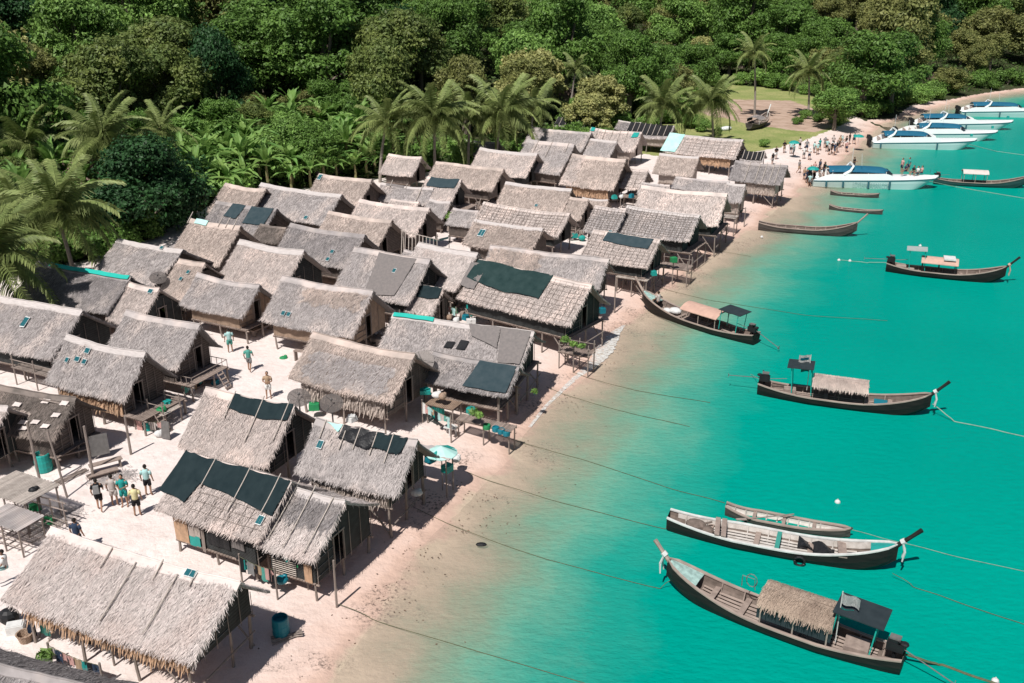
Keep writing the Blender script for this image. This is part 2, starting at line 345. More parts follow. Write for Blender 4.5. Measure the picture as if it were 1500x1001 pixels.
tcn = t.nodes.new('ShaderNodeTexCoord'); t.links.new(tcn.outputs['Object'], n_.inputs[0])
mrn = t.nodes.new('ShaderNodeMapRange'); mrn.inputs[1].default_value = .36; mrn.inputs[2].default_value = .62; mrn.inputs[4].default_value = .85; t.links.new(n_.outputs[0], mrn.inputs[0]); t.links.new(mrn.outputs[0], b.inputs['Alpha'])
tag(fm.build('sea_foam', mf), kind='stuff')

# ------------------------------------------------------------------ huts
def roof_surf(L, w, ze, zr, sag, ph, wb=None):
    wb = wb or w
    def f(s, t, side=-1, lift=0.0):
        s = np.asarray(s, float); t = np.asarray(t, float)
        x = (s-.5)*L; y = side*(w if side < 0 else wb)*t
        z = zr-(zr-ze)*t+lift-sag*np.sin(np.pi*np.clip(s, 0, 1))*(1-.3*t)-.05*np.sin(np.pi*t)+.022*np.sin(s*L*1.3+ph+t*2)+.014*np.sin(s*L*4.3+t*5+ph*2)
        return np.stack(np.broadcast_arrays(x, y, z), -1)
    return f
def straws(S, n, side, L, w, ze, zr, ln, wd, r, lift=(.0, .07)):
    s = r.random(n); t = r.random(n)*1.0; sl = math.hypot(w, zr-ze)
    P = S(s, t, side, .02); ang = r.normal(0, .26, n); l = r.uniform(ln[0], ln[1], n)
    ds = np.array([0, side*w/sl, -(zr-ze)/sl]); nrm = np.array([0, side*(zr-ze)/sl, w/sl])
    dr = ds*np.cos(ang)[:, None]+np.array([1, 0, 0])*np.sin(ang)[:, None]
    pr_ = -ds*np.sin(ang)[:, None]+np.array([1, 0, 0])*np.cos(ang)[:, None]
    wv = (r.uniform(.5, 1.5, n)*wd)[:, None]/2
    E = P+dr*l[:, None]+nrm*r.uniform(lift[0], lift[1], n)[:, None]
    return np.stack([P-pr_*wv, P+pr_*wv, E+pr_*wv*.45, E-pr_*wv*.45], 1)
def fringe(S, L, w, ze, zr, wd, r, side=-1, dn=(.15, .42), density=14):
    n = int(L*density/ (wd/.05)**.5); s = r.random(n); P = S(s, np.full(n, .97), side, .0)
    d = r.uniform(dn[0], dn[1], n); out = r.uniform(.0, .14, n); jx = r.normal(0, .06, n)
    E = P+np.stack([jx, side*out, -d], 1); wv = (r.uniform(.6, 1.8, n)*wd)[:, None]/2*np.array([1, 0, 0])
    q = [np.stack([P-wv, P+wv, E+wv*.3, E-wv*.3], 1)]
    for e, sg in ((0, -1), (1, 1)):
        m = int(math.hypot(w, zr-ze)*density/(wd/.05)**.5); t = r.random(m); P = S(np.full(m, e*1.0), t, side, .03)
        E = P+np.stack([sg*r.uniform(.02, .2, m), side*r.uniform(0, .2, m), -r.uniform(.05, .3, m)], 1)
        wv = (r.uniform(.6, 1.6, m)*wd)[:, None]/2*np.array([0, side*.8, -.6]); q.append(np.stack([P-wv, P+wv, E+wv*.3, E-wv*.3], 1))
    return np.concatenate(q)
HUTS = {}
def hut(i, cx, cy, th, L, w, ze, hr, tone, label, F=None):
    F = F or {}
    r = np.random.default_rng(100+i); zg = zt(cx, cy); dist = math.hypot(cx, cy)
    wd = .024 if dist < 48 else (.032 if dist < 75 else .048)
    root = empty('thatched_hut' if not F.get('open') else 'thatched_shelter', (cx, cy, zg), R(th), label, 'hut', 'thatched stilt huts of the beach village')
    HUTS[i] = root
    ze -= zg; zr = ze+hr; sag = F.get('sag', r.uniform(.03, .17)); wb = F.get('wb', w); S = roof_surf(L, w, ze, zr, sag, r.random()*6, wb)
    def in_tarp(s, t):
        m = np.zeros(np.shape(s), bool)
        for c4, _, wr in F.get('tarps', []):
            c4 = np.array(c4, float); ins = np.ones(np.shape(s), bool); c0 = c4.mean(0); c4 = c0+(c4-c0)*.97
            for a, b in zip(c4, np.roll(c4, -1, 0)): ins &= ((b[0]-a[0])*(t-a[1])-(b[1]-a[1])*(s-a[0])) > 0
            m |= ins
        return m
    # roof slab and loose thatch
    mb = MB(); nx = max(6, int(L/.35)); ny = 9
    for side in (-1, 1):
        s = np.linspace(0, 1, nx); t = np.linspace(0, 1, ny); ss, tt = np.meshgrid(s, t, indexing='ij')
        P = S(ss, tt, side); P[:, -1, 1] += side*r.uniform(-.04, .08, nx); P[:, 1:-1, 2] += r.uniform(-.018, .018, (nx, ny-2))
        P[0, :, 0] -= r.uniform(-.04, .07, ny); P[-1, :, 0] += r.uniform(-.04, .07, ny)
        mb.grid(P if side < 0 else P[:, ::-1], 1, thick=.11)
    area = L*math.hypot(w, hr)
    dens = {.024: 330, .032: 210, .048: 120}[wd]*F.get('dens', 1)
    lift = (.005, .02+.035*F.get('shag', .5)); ln = (.14, .36) if wd < .03 else (.12, .3) if wd < .04 else (.14, .34)
    q_ = straws(S, int(area*dens), -1, L, w, ze, zr, ln, wd, r, lift); cc = q_.mean(1); s_c = cc[:, 0]/L+.5; t_c = -cc[:, 1]/w; kp = ~in_tarp(s_c, t_c)
    for (s0, s1, t0, t1, tn) in F.get('bands', []): kp &= ~((s_c > s0) & (s_c < s1) & (t_c > t0) & (t_c < t1))
    mb.quads(q_[kp]); mb.quads(straws(S, int(area*dens*.25), 1, L, wb, ze, zr, ln, wd, r, lift))
    fd = F.get('fringe', 1.0)
    mb.quads(fringe(S, L, w, ze, zr, wd, r, -1, (.05*fd, .24*fd), 36)); mb.quads(fringe(S, L, wb, ze, zr, wd, r, 1, (.06, .2), 12))
    tt = tone if isinstance(tone, str) else 'g'
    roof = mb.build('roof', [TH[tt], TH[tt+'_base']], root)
    # two-tone strips of newer or older thatch lying on the slope
    for (s0, s1, t0, t1, tn) in F.get('bands', []):
        pb = MB(); a_ = int((s1-s0)*L*(t1-t0)*math.hypot(w, hr)*dens*1.5)
        q = straws(S, int(a_/max(.02, (s1-s0)*(t1-t0))), -1, L, w, ze, zr, ln, wd*1.3, r, (.03, .09)); c_ = q[:, 0]; s_ = c_[:, 0]/L+.5; t_ = -c_[:, 1]/w
        k = (s_ > s0+.03*np.sin(t_*25)) & (s_ < s1+.03*np.sin(t_*19)) & (t_ > t0) & (t_ < t1+.04*np.sin(s_*30)); pb.quads(q[k]); pb.build('thatch_patch', TH[tn], roof)
    # ridge cap
    rc = MB(); n = max(6, int(L/.5)); xs_ = np.linspace(-.01, 1.01, n); capw = .17
    for side in (-1, 1):
        a, b_ = np.meshgrid(np.linspace(-.012, 1.012, n), np.array([0, .05, .105]), indexing='ij'); P = S(np.clip(a, 0, 1), b_, side, .075); P[..., 0] = (a-.5)*L; P[:, 2, 1] += side*r.uniform(-.03, .05, n); P[:, 2, 2] -= .02; rc.grid(P if side < 0 else P[:, ::-1], thick=.05)
    if wd < .04: rc.tube([tuple(S(a, 0, -1, .1)) for a in xs_], .035, 5)
    rc.build('ridge_cap', TH[F['cap']] if F.get('cap') in TH else (m_cap if i % 3 == 0 else TH[tt]), root)
    # walls
    ox = .62 if L > 3.2 else .25; oy = .42 if w > 1.5 else .2
    x0, x1, y0, y1 = -L/2+ox, L/2-ox, -w+oy, wb-oy; zf = F.get('zf', ze-1.05)
    zf = max(zf, .35); slope = hr/w; slb = hr/wb; zw = ze+(oy)*slope-.2; zwb = ze+oy*slb-.2; sl_ = lambda q: slope if q < 0 else slb
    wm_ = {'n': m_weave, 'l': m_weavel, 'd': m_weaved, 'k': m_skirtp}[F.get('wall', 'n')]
    if not F.get('open'):
        W = MB(); tk = .07
        W.box(((x0+x1)/2, y0, (zf+zw)/2), (x1-x0, tk, zw-zf)); W.box(((x0+x1)/2, y1, (zf+zwb)/2), (x1-x0, tk, zwb-zf))
        dy0, dy1 = (-.15, .5) if i % 3 else (-.75, -.02)
        for xx, door in ((x0, False), (x1, F.get('door', True))):
            def gab(ya, yb):
                za, zb = zr-.2-abs(ya)*slope, zr-.2-abs(yb)*slope
                ys_ = [ya]+([0.] if ya < 0 < yb else [])+[yb]; zs_ = [zr-.2-abs(q)*sl_(q) for q in ys_]
                ring = [(ya, zf)]+[(yb, zf)]+list(zip(ys_[::-1], zs_[::-1])); n_ = len(ring)
                V = [(xx-tk/2, a, b_) for a, b_ in ring]+[(xx+tk/2, a, b_) for a, b_ in ring]
                W.add(V, [tuple(range(n_))[::-1], tuple(range(n_, 2*n_))]+[(k, (k+1) % n_, n_+(k+1) % n_, n_+k) for k in range(n_)])
            if door:
                gab(y0+tk/2, dy0); gab(dy1, y1-tk/2)
                zt_ = zr-.2-max(abs(dy0), abs(dy1))*slope; zd = min(zf+1.45, zt_-.1)
                W.box((xx, (dy0+dy1)/2, (zd+zt_)/2), (tk, dy1-dy0-.004, zt_-zd))
            else: gab(y0+tk/2, y1-tk/2)
        W.build('wall', wm_, root)
        if F.get('door', True) and dist < 80:
            D = MB(); zd = min(zf+1.45, zr-.3-max(abs(dy0), abs(dy1))*slope)
            for yy in (dy0, dy1): D.box((x1+.05, yy, (zf+zd)/2), (.06, .07, zd-zf))
            D.box((x1+.05, (dy0+dy1)/2, zd+.04), (.06, dy1-dy0+.16, .07)); D.build('door_frame', m_pole, root)
        if dist < 75 and F.get('studs', True):
            B = MB()
            for k in range(3): zz = zf+.25+k*.4; B.tube([(x1+.06, y0, zz), (x1+.06, dy0-.05, zz)], .02, 4)
            for yy in np.linspace(y0, y1, 6): B.tube([(x1+.09, yy, zf-.1), (x1+.09, yy, min(zr-.25-abs(yy)*sl_(yy), zf+2.1))], .018, 4)
            B.build('wall_lath', m_pole, root)
    fl = MB(); fx1 = x1+F.get('deck', 0); fx0 = x0-F.get('deckl', 0)
    nb = int((fx1-fx0)/.16)
    for k in range(nb): fl.box((fx0+(k+.5)*(fx1-fx0)/nb, (y0+y1)/2, zf-.03), ((fx1-fx0)/nb*.88, y1-y0+.2, .04))
    for yy in (y0, y1): fl.tube([(fx0-.1, yy, zf-.11), (fx1+.15, yy, zf-.11)], .055, 5)
    fl.build('floor', m_plank if wd < .04 else m_plank, root)
    # stilts
    u = np.array([math.cos(R(th)), math.sin(R(th))]); v = np.array([-u[1], u[0]])
    nsx = max(2, int((fx1-fx0)/2.1)+1)
    for a in np.linspace(fx0+.08, fx1-.08, nsx):
        for yy in (y0, 0, y1):
            p = np.array([cx, cy])+u*a+v*yy; zb = zt(p[0], p[1])-zg-.25; top = zf-.05
            if F.get('open'): top = zr-.15-abs(yy)*sl_(yy) if yy else zf
            st = MB(); jx, jy = r.normal(0, .05, 2); rr = r.uniform(.055, .085)
            st.tube([(a+jx, yy+jy, zb), (a+jx*.3, yy+jy*.3, (zb+top)/2), (a, yy, top)], [rr, rr*.95, rr*.8], 6)
            st.build('stilt', m_pole, root)
    if F.get('brace'):
        bm_ = MB()
        for yy in (y0, y1): bm_.tube([(fx1, yy, -.1), (fx1-1.2, yy, zf-.2)], .04, 5)
        bm_.tube([(fx1+.1, y0, zf*.35), (fx1+.1, y1, zf*.45)], .035, 5); bm_.build('stilt_brace', m_pole, root)
    # palm skirt under front eave
    if F.get('skirt'):
        col, h0, h1 = F['skirt']; n = int(L*46); s = r.random(n); t0 = r.uniform(0, 1, n)
        P = np.stack([(s-.5)*(x1-x0), np.full(n, y0-.09)-t0*.05, zw-.15-(zw-.15-zf+h1)*t0*.8], 1)
        E = P+np.stack([r.normal(0, .05, n), -r.uniform(.02, .2, n), -r.uniform(.2, .5, n)], 1); wv = r.uniform(.02, .06, n)[:, None]*np.array([1, 0, 0])
        k = MB(); k.quads(np.stack([P-wv, P+wv, E+wv*.3, E-wv*.3], 1)); k.box(((x0+x1)/2, y0-.07, (zf+zw)/2-.1), (x1-x0, .05, zw-zf)); k.build('palm_skirt', col, root)
    # bamboo battens tied over the thatch
    if F.get('grid'):
        dx, dt, s0, s1, t0, t1 = F['grid']; g = MB(); sl = math.hypot(w, hr)
        def run(pts, rad):
            cur = []
            for (a, b_) in pts+[(None, None)]:
                if a is None or bool(in_tarp(np.array(a), np.array(b_))):
                    if len(cur) > 1: g.tube(cur, rad, 4)
                    cur = []
                else: cur.append(tuple(S(a, b_, -1, .082+.01*r.random())))
        for k in range(int((s1-s0)*L/dx)+1):
            s = s0+k*dx/L+r.normal(0, .006); run([(s, a) for a in np.linspace(t0, t1+.03, 12)], .013 if wd < .04 else .015)
        for k in range(int((t1-t0)*sl/dt)+1):
            t = t0+k*dt/sl; run([(a, t) for a in np.linspace(s0, s1, 24)], .011 if wd < .04 else .013)
        g.build('bamboo_battens', m_pole, root)
    for (s, t0, t1) in F.get('poles', []):
        g = MB(); g.tube([tuple(S(s+.015*(a-.5), a, -1, .16)) for a in np.linspace(t0, t1, 4)], .03 if wd < .04 else .04, 5); g.build('roof_pole', m_polel, root)
    for (c4, mat_, wr) in F.get('tarps', []):
        nn = 26; a = np.linspace(0, 1, nn); A, B_ = np.meshgrid(a, a, indexing='ij'); c4 = np.array(c4, float)
        st_ = c4[0]*((1-A)*(1-B_))[..., None]+c4[1]*(A*(1-B_))[..., None]+c4[2]*(A*B_)[..., None]+c4[3]*((1-A)*B_)[..., None]
        st_[..., 1] += wr*.03*np.sin(A*5.3+i)*B_*(.4+A); P = S(st_[..., 0], np.maximum(st_[..., 1], 0), -1, .115)
        P[..., 2] += .012+wr*.06*(np.abs(np.sin(A*6.5+B_*3.1+i))**.5-.6+.35*np.sin(A*19-B_*6)*B_)+.015*r.random((nn, nn))*wr
        P[-1, :, 1] += .03*r.normal(size=nn); P[:, -1, 1] -= wr*.06*r.random(nn)
        tb = MB(); tb.grid(P, thick=.012); tb.build('roof_tarp', mat_, root)
    for (s, t, a, b_) in F.get('solar', []):
        c0 = S(s, t, -1, .15); pan = MB(); rx = math.atan(slope)
        pan.box(c0, (a, b_, .03), rx=rx); o = pan.build('solar_panel', m_white, root)
        ce = MB()
        for k in (-1, 1): ce.box(c0+np.array([k*a*.235, -math.sin(rx)*.022, math.cos(rx)*.022]), (a*.42, b_*.86, .02), rx=rx)
        ce.build('solar_cells', m_solar, o)
    if F.get('steel'):       # coloured sheet folded over the ridge
        s0, s1, tw, mt = F['steel']; g = MB()
        for side in (-1, 1):
            a, b_ = np.meshgrid(np.linspace(s0, s1, 12), np.linspace(0, tw, 3), indexing='ij'); P = S(a, b_, side, .19); g.grid(P if side < 0 else P[:, ::-1], thick=.02)
        g.build('ridge_sheet', mt, root)
    if F.get('lad'):
        g = MB(); yl = F['lad']; 
        for q in (-.22, .22): g.tube([(fx1+.05, yl+q, zf), (fx1+.75, yl+q, -.1)], .035, 5)
        for k in range(4): f_ = (k+.6)/4.4; g.box((fx1+.05+.7*f_, yl, zf*(1-f_)-.1*f_), (.14, .5, .03))
        g.build('steps', m_plank, root)
    if F.get('rail'):
        g = MB()
        for q in (y0, y1):
            g.tube([(x1, q, zf+.5), (fx1, q, zf+.5)], .025, 5); 
            for a in np.linspace(x1+.1, fx1, 4): g.tube([(a, q, zf), (a, q, zf+.5)], .025, 4)
        g.tube([(fx1, y0, zf+.5), (fx1, y1, zf+.5)], .025, 5); g.build('railing', m_pole, root)
    return root
G3 = (.45, .34, .02, .98, .04, .98)
exec_huts = [
(1,-13.85,30.21,-23,8.89,2.65,2.9,1.41,'l','huge shaggy pale thatched hut nearest the camera at bottom left, raised on tall stilts',dict(wb=1.55,shag=1.6,fringe=1.9,zf=1.45,wall='d',skirt=(m_skirt,0,.1),brace=1,dens=1.5,sag=.16,poles=[(.62,-.02,.25),(.8,0,.2),(.35,.0,.3),(.5,.1,.9),(.72,.1,.9)],solar=[(.77,.05,.5,.3)],door=False)),
(2,-11.89,36.56,-26.5,5.7,2.29,2.9,1.57,'p','pale hut with a large dark green net under three poles over its upper roof',dict(shag=1.2,fringe=1.1,zf=.75,wall='d',cap='p',tarps=[([(-.03,-.02),(.3,-.02),(.22,.78),(-.06,.72)],m_net,.4),([(.27,-.02),(1.0,0),(1.0,.58),(.2,.4)],m_net,.5)],poles=[(.28,-.02,.5),(.62,-.05,.75),(.9,-.05,.6)],grid=(.5,.42,.3,.98,.55,.95),gd=1,solar=[(.93,.72,.3,.42)])),
(3,-8.2,35.06,-25.1,2.75,2.41,2.6,1.42,'l','short hut with a half brown half bleached roof joined to the net covered hut',dict(shag=1.3,fringe=1.3,zf=.85,wall='d',bands=[(-.05,1.05,0,.47,'d')],poles=[(.12,-.1,.9),(.42,-.1,.95),(.8,0,.95)],deck=.0)),
(4,-6.82,39.91,-23.8,5.41,2.01,2.8,1.79,'g','grey hut at the water edge with a crumpled black net strip along its ridge',dict(shag=.4,fringe=.9,zf=1.5,wall='d',skirt=(m_skirtp,0,.05),brace=1,tarps=[([(.28,-.02),(.62,-.02),(.6,.28),(.27,.26)],m_black,1.2),([(.62,-.02),(.92,.0),(.9,.24),(.61,.3)],m_net,1.4),([(.02,-.03),(.27,-.03),(.25,.14),(.14,.04)],m_ptea,.3)],poles=[(.1,.0,.35),(.32,.1,.45),(.45,-.02,.4),(.62,0,.42),(.78,-.02,.5)],solar=[(.13,.45,.3,.42)])),
(5,-12.92,42.66,-23.9,5.29,2.48,2.9,2.07,'p','bushy beige hut with a narrow black net on the ridge held by three poles',dict(shag=1.2,fringe=1.3,zf=1.2,wall='d',tarps=[([(.33,-.02),(1,.0),(1,.27),(.32,.24)],m_net,.7)],poles=[(.34,-.03,.4),(.66,-.06,.7),(.95,-.06,.6)])),
(6,-22.67,49.42,-26.1,5.98,1.91,3,2.06,'g','greyish hut with a cluster of little solar panels high on its roof',dict(fringe=1.1,zf=1.0,skirt=(m_skirt,0,.05),deck=1.5,lad=-.6,solar=[(.32,.2,.36,.34),(.25,.42,.36,.3),(.34,.42,.3,.3),(.14,.5,.24,.3)])),
(7,-21.03,53.91,-24.6,5.66,2.31,3,1.96,'g','plain grey hut with a clean roof and a dark doorway facing the open square',dict(wb=1.6,fringe=.9,zf=1.0,deck=1.3,lad=.4,rail=1)),
(8,-25.2,44.9,-20,6.7,1.86,2.9,1.5,'k','dark brown hut patched with small bright squares, diamond pattern on its woven end wall',dict(fringe=.6,zf=.8,wall='n',bands=[(.5,.64,.4,.6,'b')],deck=.3,
   tarps=[([(a,b),(a+.07,b),(a+.06,b+.09),(a-.01,b+.1)],TH['l'],.2) for a,b in ((.72,.12),(.9,.12),(.88,.4),(.62,.66),(.73,.62),(.84,.68),(.48,.3),(.66,.8))])),
(9,-27.4,43.6,-20,5.2,1.9,2.9,1.5,'p','pale roofed hut at the left edge just below the patched dark hut',dict(zf=.8,wall='d')),
(11,-15.9,24.3,-18.2,6.54,1.69,3,1.2,'d','weathered grey roof poking into the very bottom left corner',dict(sag=.1)),
(12,-31.03,56.75,-22.8,10.44,2.85,3,2.12,'g','long grey hut at the left edge with one teal skylight strip in its roof',dict(zf=1.0,fringe=1.2,wall='d',solar=[(.66,.42,.38,.75)])),
(13,-30.1,64.15,-24.3,8.7,2.57,3,1.74,'d','long dark grey hut with a bright teal sheet along its ridge under the left palms',dict(steel=(.14,1.0,.1,m_teal),fringe=.6)),
(14,-25,61.59,-25.8,2.9,2.24,2.6,1.85,'p','small pale hut with twin solar panels tucked beside the teal ridged roof',dict(solar=[(.8,.12,.4,.34)],fringe=1.4,wall='d')),
(15,-27.46,70.11,-27.2,6.61,3.17,3,1.91,'g','broad light grey roof behind the teal ridged hut, shaded at one end by a palm',dict(solar=[(.7,.05,.3,.3)])),
(16,-23.06,66.12,-27.5,2.5,2.62,2.8,1.94,'b','narrow brownish hut with two tiny panels squeezed between grey roofs',dict(solar=[(.62,.3,.26,.3),(.52,.5,.26,.3)])),
(17,-19.46,62.38,-27.9,5.57,1.97,3,1.59,'g','grey hut with light woven wall on open stilts at the far side of the square',dict(zf=1.05,skirt=None,wall='l',fringe=1.0,deck=.6)),
(18,-17.72,67.95,-28.4,6.07,2.89,3,2.42,'p','pale straw coloured roof directly behind the stilted hut of the square',dict(wall='d')),
(19,-23.74,74.54,-26.9,5.17,2.88,3,2.46,'b','tan hut beside the dark round tree, loose poles and faded teal sheet on its ridge',dict(steel=(.12,.36,.12,m_ptea),poles=[(.0,-.12,.15),(.6,-.15,.1),(.75,-.15,.1),(.9,-.15,.12)])),
(20,-25.21,89.39,-29.1,5,2.8,3,2.05,'b','tan roofed hut at the back left corner against the banana plants',dict()),
(61,-23.87,84.25,-26.7,6.84,2.48,2.6,1.89,'d','dark roof with two slate coloured net squares at the back left of the village',dict(tarps=[([(.28,.02),(.5,.02),(.46,.5),(.25,.5)],m_nets,.3),([(.6,.02),(.97,.02),(.96,.62),(.6,.62)],m_nets,.3)])),
(21,-19.71,87.98,-30.5,9.7,2.8,3,2.11,'g','longest light grey roof at the back left, a white framed panel near its eave',dict(solar=[(.78,.9,.4,.4)])),
(22,-14.74,74.11,-27.7,7.26,2.56,3,1.99,'d','smooth dark grey roof with two small white framed panels near its lower edge',dict(fringe=.7,solar=[(.72,.62,.3,.35),(.72,.85,.3,.35)])),
(23,-12.16,59.68,-25,7.05,2.65,3,2.19,'g','large grey brown hut with twin solar panels low on the left of its roof',dict(zf=1.1,wall='l',fringe=1.0,solar=[(.2,.78,.28,.34),(.26,.78,.28,.34)],bands=[(.3,.95,.05,.4,'b')])),
(24,-12.84,78.87,-29.5,6.55,2.38,3,1.88,'b','sandy tan roof with a rounded ridge next to bare bamboo rafters',dict(cap='b')),
(25,-10.42,82.94,-26.7,7.19,2.56,3,1.93,'p','pale roof in the middle of the village behind the tan one with the rafters',dict(cap='p',wall='n')),
(26,-8.61,65.91,-29.3,6.53,2.89,3,2.38,'g','grey hut with a wide brown net draped down the middle of its slope',dict(zf=1.1,tarps=[([(.34,.04),(.84,.04),(.8,.9),(.42,1.0)],m_netb,.3)],solar=[(.64,.36,.26,.36)],wall='d')),
(62,-5.72,63.3,-24.2,1.96,1.69,2.4,1.36,'p','tiny lean-to roof with a dark net cap beside the net draped hut',dict(tarps=[([(0,-.02),(1,-.02),(1,.4),(0,.45)],m_net,.5)],fringe=1.6)),
(27,-4.78,68.69,-32.4,5.35,2.93,3,1.96,'l','bright bleached roof between the net draped hut and the big dark tarp',dict()),
(28,-16.48,93.72,-25.5,6.14,2.71,3,2.04,'b','tan roof with a dark skylight at its upper left corner by the round shrub',dict(solar=[(.05,.15,.4,.7)])),
(29,-11.91,106.54,-25.4,4.16,2.2,3,1.67,'p','small pale hut at the back edge right below the palm trunks',dict()),
(30,-10.53,94.89,-23.8,5.92,1.69,2.6,1.25,'g','low greyish roof crossed by loose poles with a dark slot at its ridge',dict(poles=[(.2,-.2,.3),(.5,-.1,.2),(.8,-.1,.9)],tarps=[([(.1,-.02),(.45,-.02),(.45,.12),(.1,.12)],m_netb,.1)])),
(31,-6.74,94.47,-25.4,3.74,2.22,3,1.7,'p','pale hut with a slate tarp covering the top of its roof',dict(tarps=[([(.1,-.02),(.97,-.02),(.92,.4),(.06,.4)],m_nets,.2)],wall='d',deck=1.5)),
(63,-6.83,89.4,-26.3,2.23,1.81,2.4,1.27,'g','tiny grey annex roof in front of the slate tarped hut',dict()),
(32,-4.51,100.69,-29.3,8.19,2.46,3,1.77,'b','wide tan grey roof with a stepped ridge near the back of the village',dict()),
(33,-.4,107.11,-28.6,7.2,2.82,3,2.14,'p','wide pinkish roof at the back below the right hand palms',dict(wall='d')),
(34,-3.93,118.69,-28.6,5.38,1.93,3,1.22,'d','dark roof half hidden behind palm fronds at the back edge',dict()),
(35,6.23,122.2,-30.1,8.32,2.62,3,1.94,'g','grey roof at the far back rising behind a roof with a green rope',dict()),
(64,4.38,108.99,-31,6.0,3.5,3,2.75,'g','tall steep grey roof with thin poles and a green rope near its ridge',dict(poles=[(.25,.02,.45),(.55,.02,.5),(.9,.0,.3)])),
(36,11.09,116.33,-29.3,3.37,2.3,3,1.68,'g','small grey hut with a woven brown end wall in the far block',dict()),
(37,13.17,121.93,-28.8,6.79,2.54,3,1.96,'p','long pale hut with thin poles and two small teal sheets at its ends',dict(poles=[(.15,.02,.5),(.3,0,.5),(.45,0,.5),(.6,.0,.6),(.75,0,.6)],tarps=[([(.0,.0),(.08,0),(.08,.18),(0,.18)],m_tealp,.1),([(.86,.05),(.97,.05),(.97,.28),(.84,.3)],m_tealp,.2)],wall='k')),
(38,18.83,130,-28.7,6.16,2.05,3,1.41,'g','hut covered in black sheeting with thin white strips under the clearing palms',dict(tarps=[([(.0,-.02),(.98,-.02),(.98,.8),(.0,.8)],m_black,.1)],poles=[(a,-.02,.85) for a in (.12,.24,.36,.48,.6,.72,.86)],wall='k')),
(39,23.91,117.77,-30.3,8.76,2.5,3,1.82,'p','wide gridded roof with a pale teal sheet on its left end near the clearing',dict(grid=(.75,.5,.2,.98,.05,.95),gd=1,tarps=[([(-.06,-.02),(.17,-.02),(.14,1.0),(-.08,1.0)],m_ptea,.1)],skirt=(m_skirt,0,.1))),
(40,9.21,101.15,-29.4,6.07,3.17,3,2.6,'b','big tan roof with a lighter left strip and a sandy skirt in the far block',dict(skirt=(m_skirt,0,.1),bands=[(-.02,.25,0,1,'p')])),
(41,13.29,101.58,-26.2,2.53,2.17,2.6,1.64,'p','small pale roof with a coarse bamboo grid beside the big tan one',dict(grid=(.8,.6,.03,.97,.05,.95),gd=1,open=1)),
(42,18.59,106.37,-27,4.44,2.27,3,1.74,'b','square brown grey hut standing alone before the wide gridded roof',dict(wall='k')),
(43,19.89,98.96,-26.2,5.6,1.5,2.8,.85,'g','low flat grey roof between two huts above the shore',dict()),
(44,15.83,86.94,-24.4,7.89,2.92,3,2.28,'p','large pale tan hut near the water with a dark eave corner over the beach',dict(zf=1.6,brace=1,wall='d',deck=.5)),
(45,22.6,95.39,-24.4,1.83,1.87,2.6,1.38,'g','narrow grey hut on thin stilts beside the large pale one at the shore',dict(zf=1.0,wall='k')),
(46,27.09,103.65,-29.1,5.62,2.21,2.8,1.62,'d','dark grey hut with pale poles down its roof, farthest over the water',dict(zf=1.2,wall='k',skirt=(m_skirtp,0,.1),poles=[(a,-.02,1.02) for a in (.3,.5,.63,.77,.88)],brace=1)),
(47,29.18,115.56,-25.9,2.69,1.39,2.6,.88,'g','small lean roof of black strips next to the crowd on the beach',dict(tarps=[([(.0,-.02),(.98,-.02),(.98,.9),(.0,.9)],m_black,.1)],poles=[(a,-.02,.95) for a in (.1,.3,.5,.7,.9)],open=1)),
(48,13.13,81.41,-30.4,6.61,2.4,3,1.71,'g','grey hut with a fine bamboo grid and a ragged side wall over the shore',dict(zf=1.5,grid=(.32,.26,.02,.98,.04,.97),wall='d',deck=.8,brace=1)),
(49,8.65,82.36,-28.9,2.87,2.37,3,1.68,'g','short gridded grey roof adjoining the left of the finer gridded hut',dict(grid=(.32,.26,.02,.98,.04,.97),solar=[(.85,.95,.3,.3)])),
(50,9.16,74.33,-30.7,5.73,2.44,2.8,1.62,'p','pale bamboo gridded roof with a slate tarp at the ridge above the beached longtail bow',dict(zf=1.5,grid=G3,tarps=[([(.22,.0),(.92,.02),(.9,.38),(.2,.32)],m_nets,.2)],wall='d',deck=.4,brace=1)),
(51,2.54,90.95,-26.4,6.87,2.26,3,1.78,'b','tan roof with a white bark ridge in the village centre',dict(solar=[(.6,.85,.3,.3)])),
(52,6.28,88.53,-26.8,1.9,2.06,2.6,1.5,'b','narrow tan hut stuck to the right end of the white ridged roof',dict()),
(53,1.23,83.14,-29.9,8.56,2.1,3,1.5,'p','long gridded pale roof in the village centre above the ragged one',dict(grid=(.4,.32,.02,.98,.04,.97),fringe=1.5,wall='d')),
(54,-.3,77.6,-27.8,6.3,2.4,3,1.5,'b','ragged lumpy tan roof with one green solar panel on its left',dict(shag=2,solar=[(.2,.5,.55,.8)],fringe=1.5)),
(55,2.73,68.96,-22.2,9.27,2.16,3,1.6,'g','long half tan half grey roof right behind the large dark green tarp',dict(bands=[(0,.45,0,1,'b')],wall='d',zf=1.2)),
(56,1.45,62.52,-36.2,9.31,2.57,3,2.08,'p','shore hut half covered by a huge dark green tarp, half by gridded thatch',dict(zf=1.45,grid=(.5,.36,.0,.99,.06,.97),fringe=1.3,tarps=[([(-.01,-.02),(.68,-.03),(.66,.62),(-.02,.5)],m_netg,1.2),([(-.06,.1),(.1,.1),(.1,.75),(-.04,.7)],m_netb,.4)],wall='d',deck=.4,brace=1)),
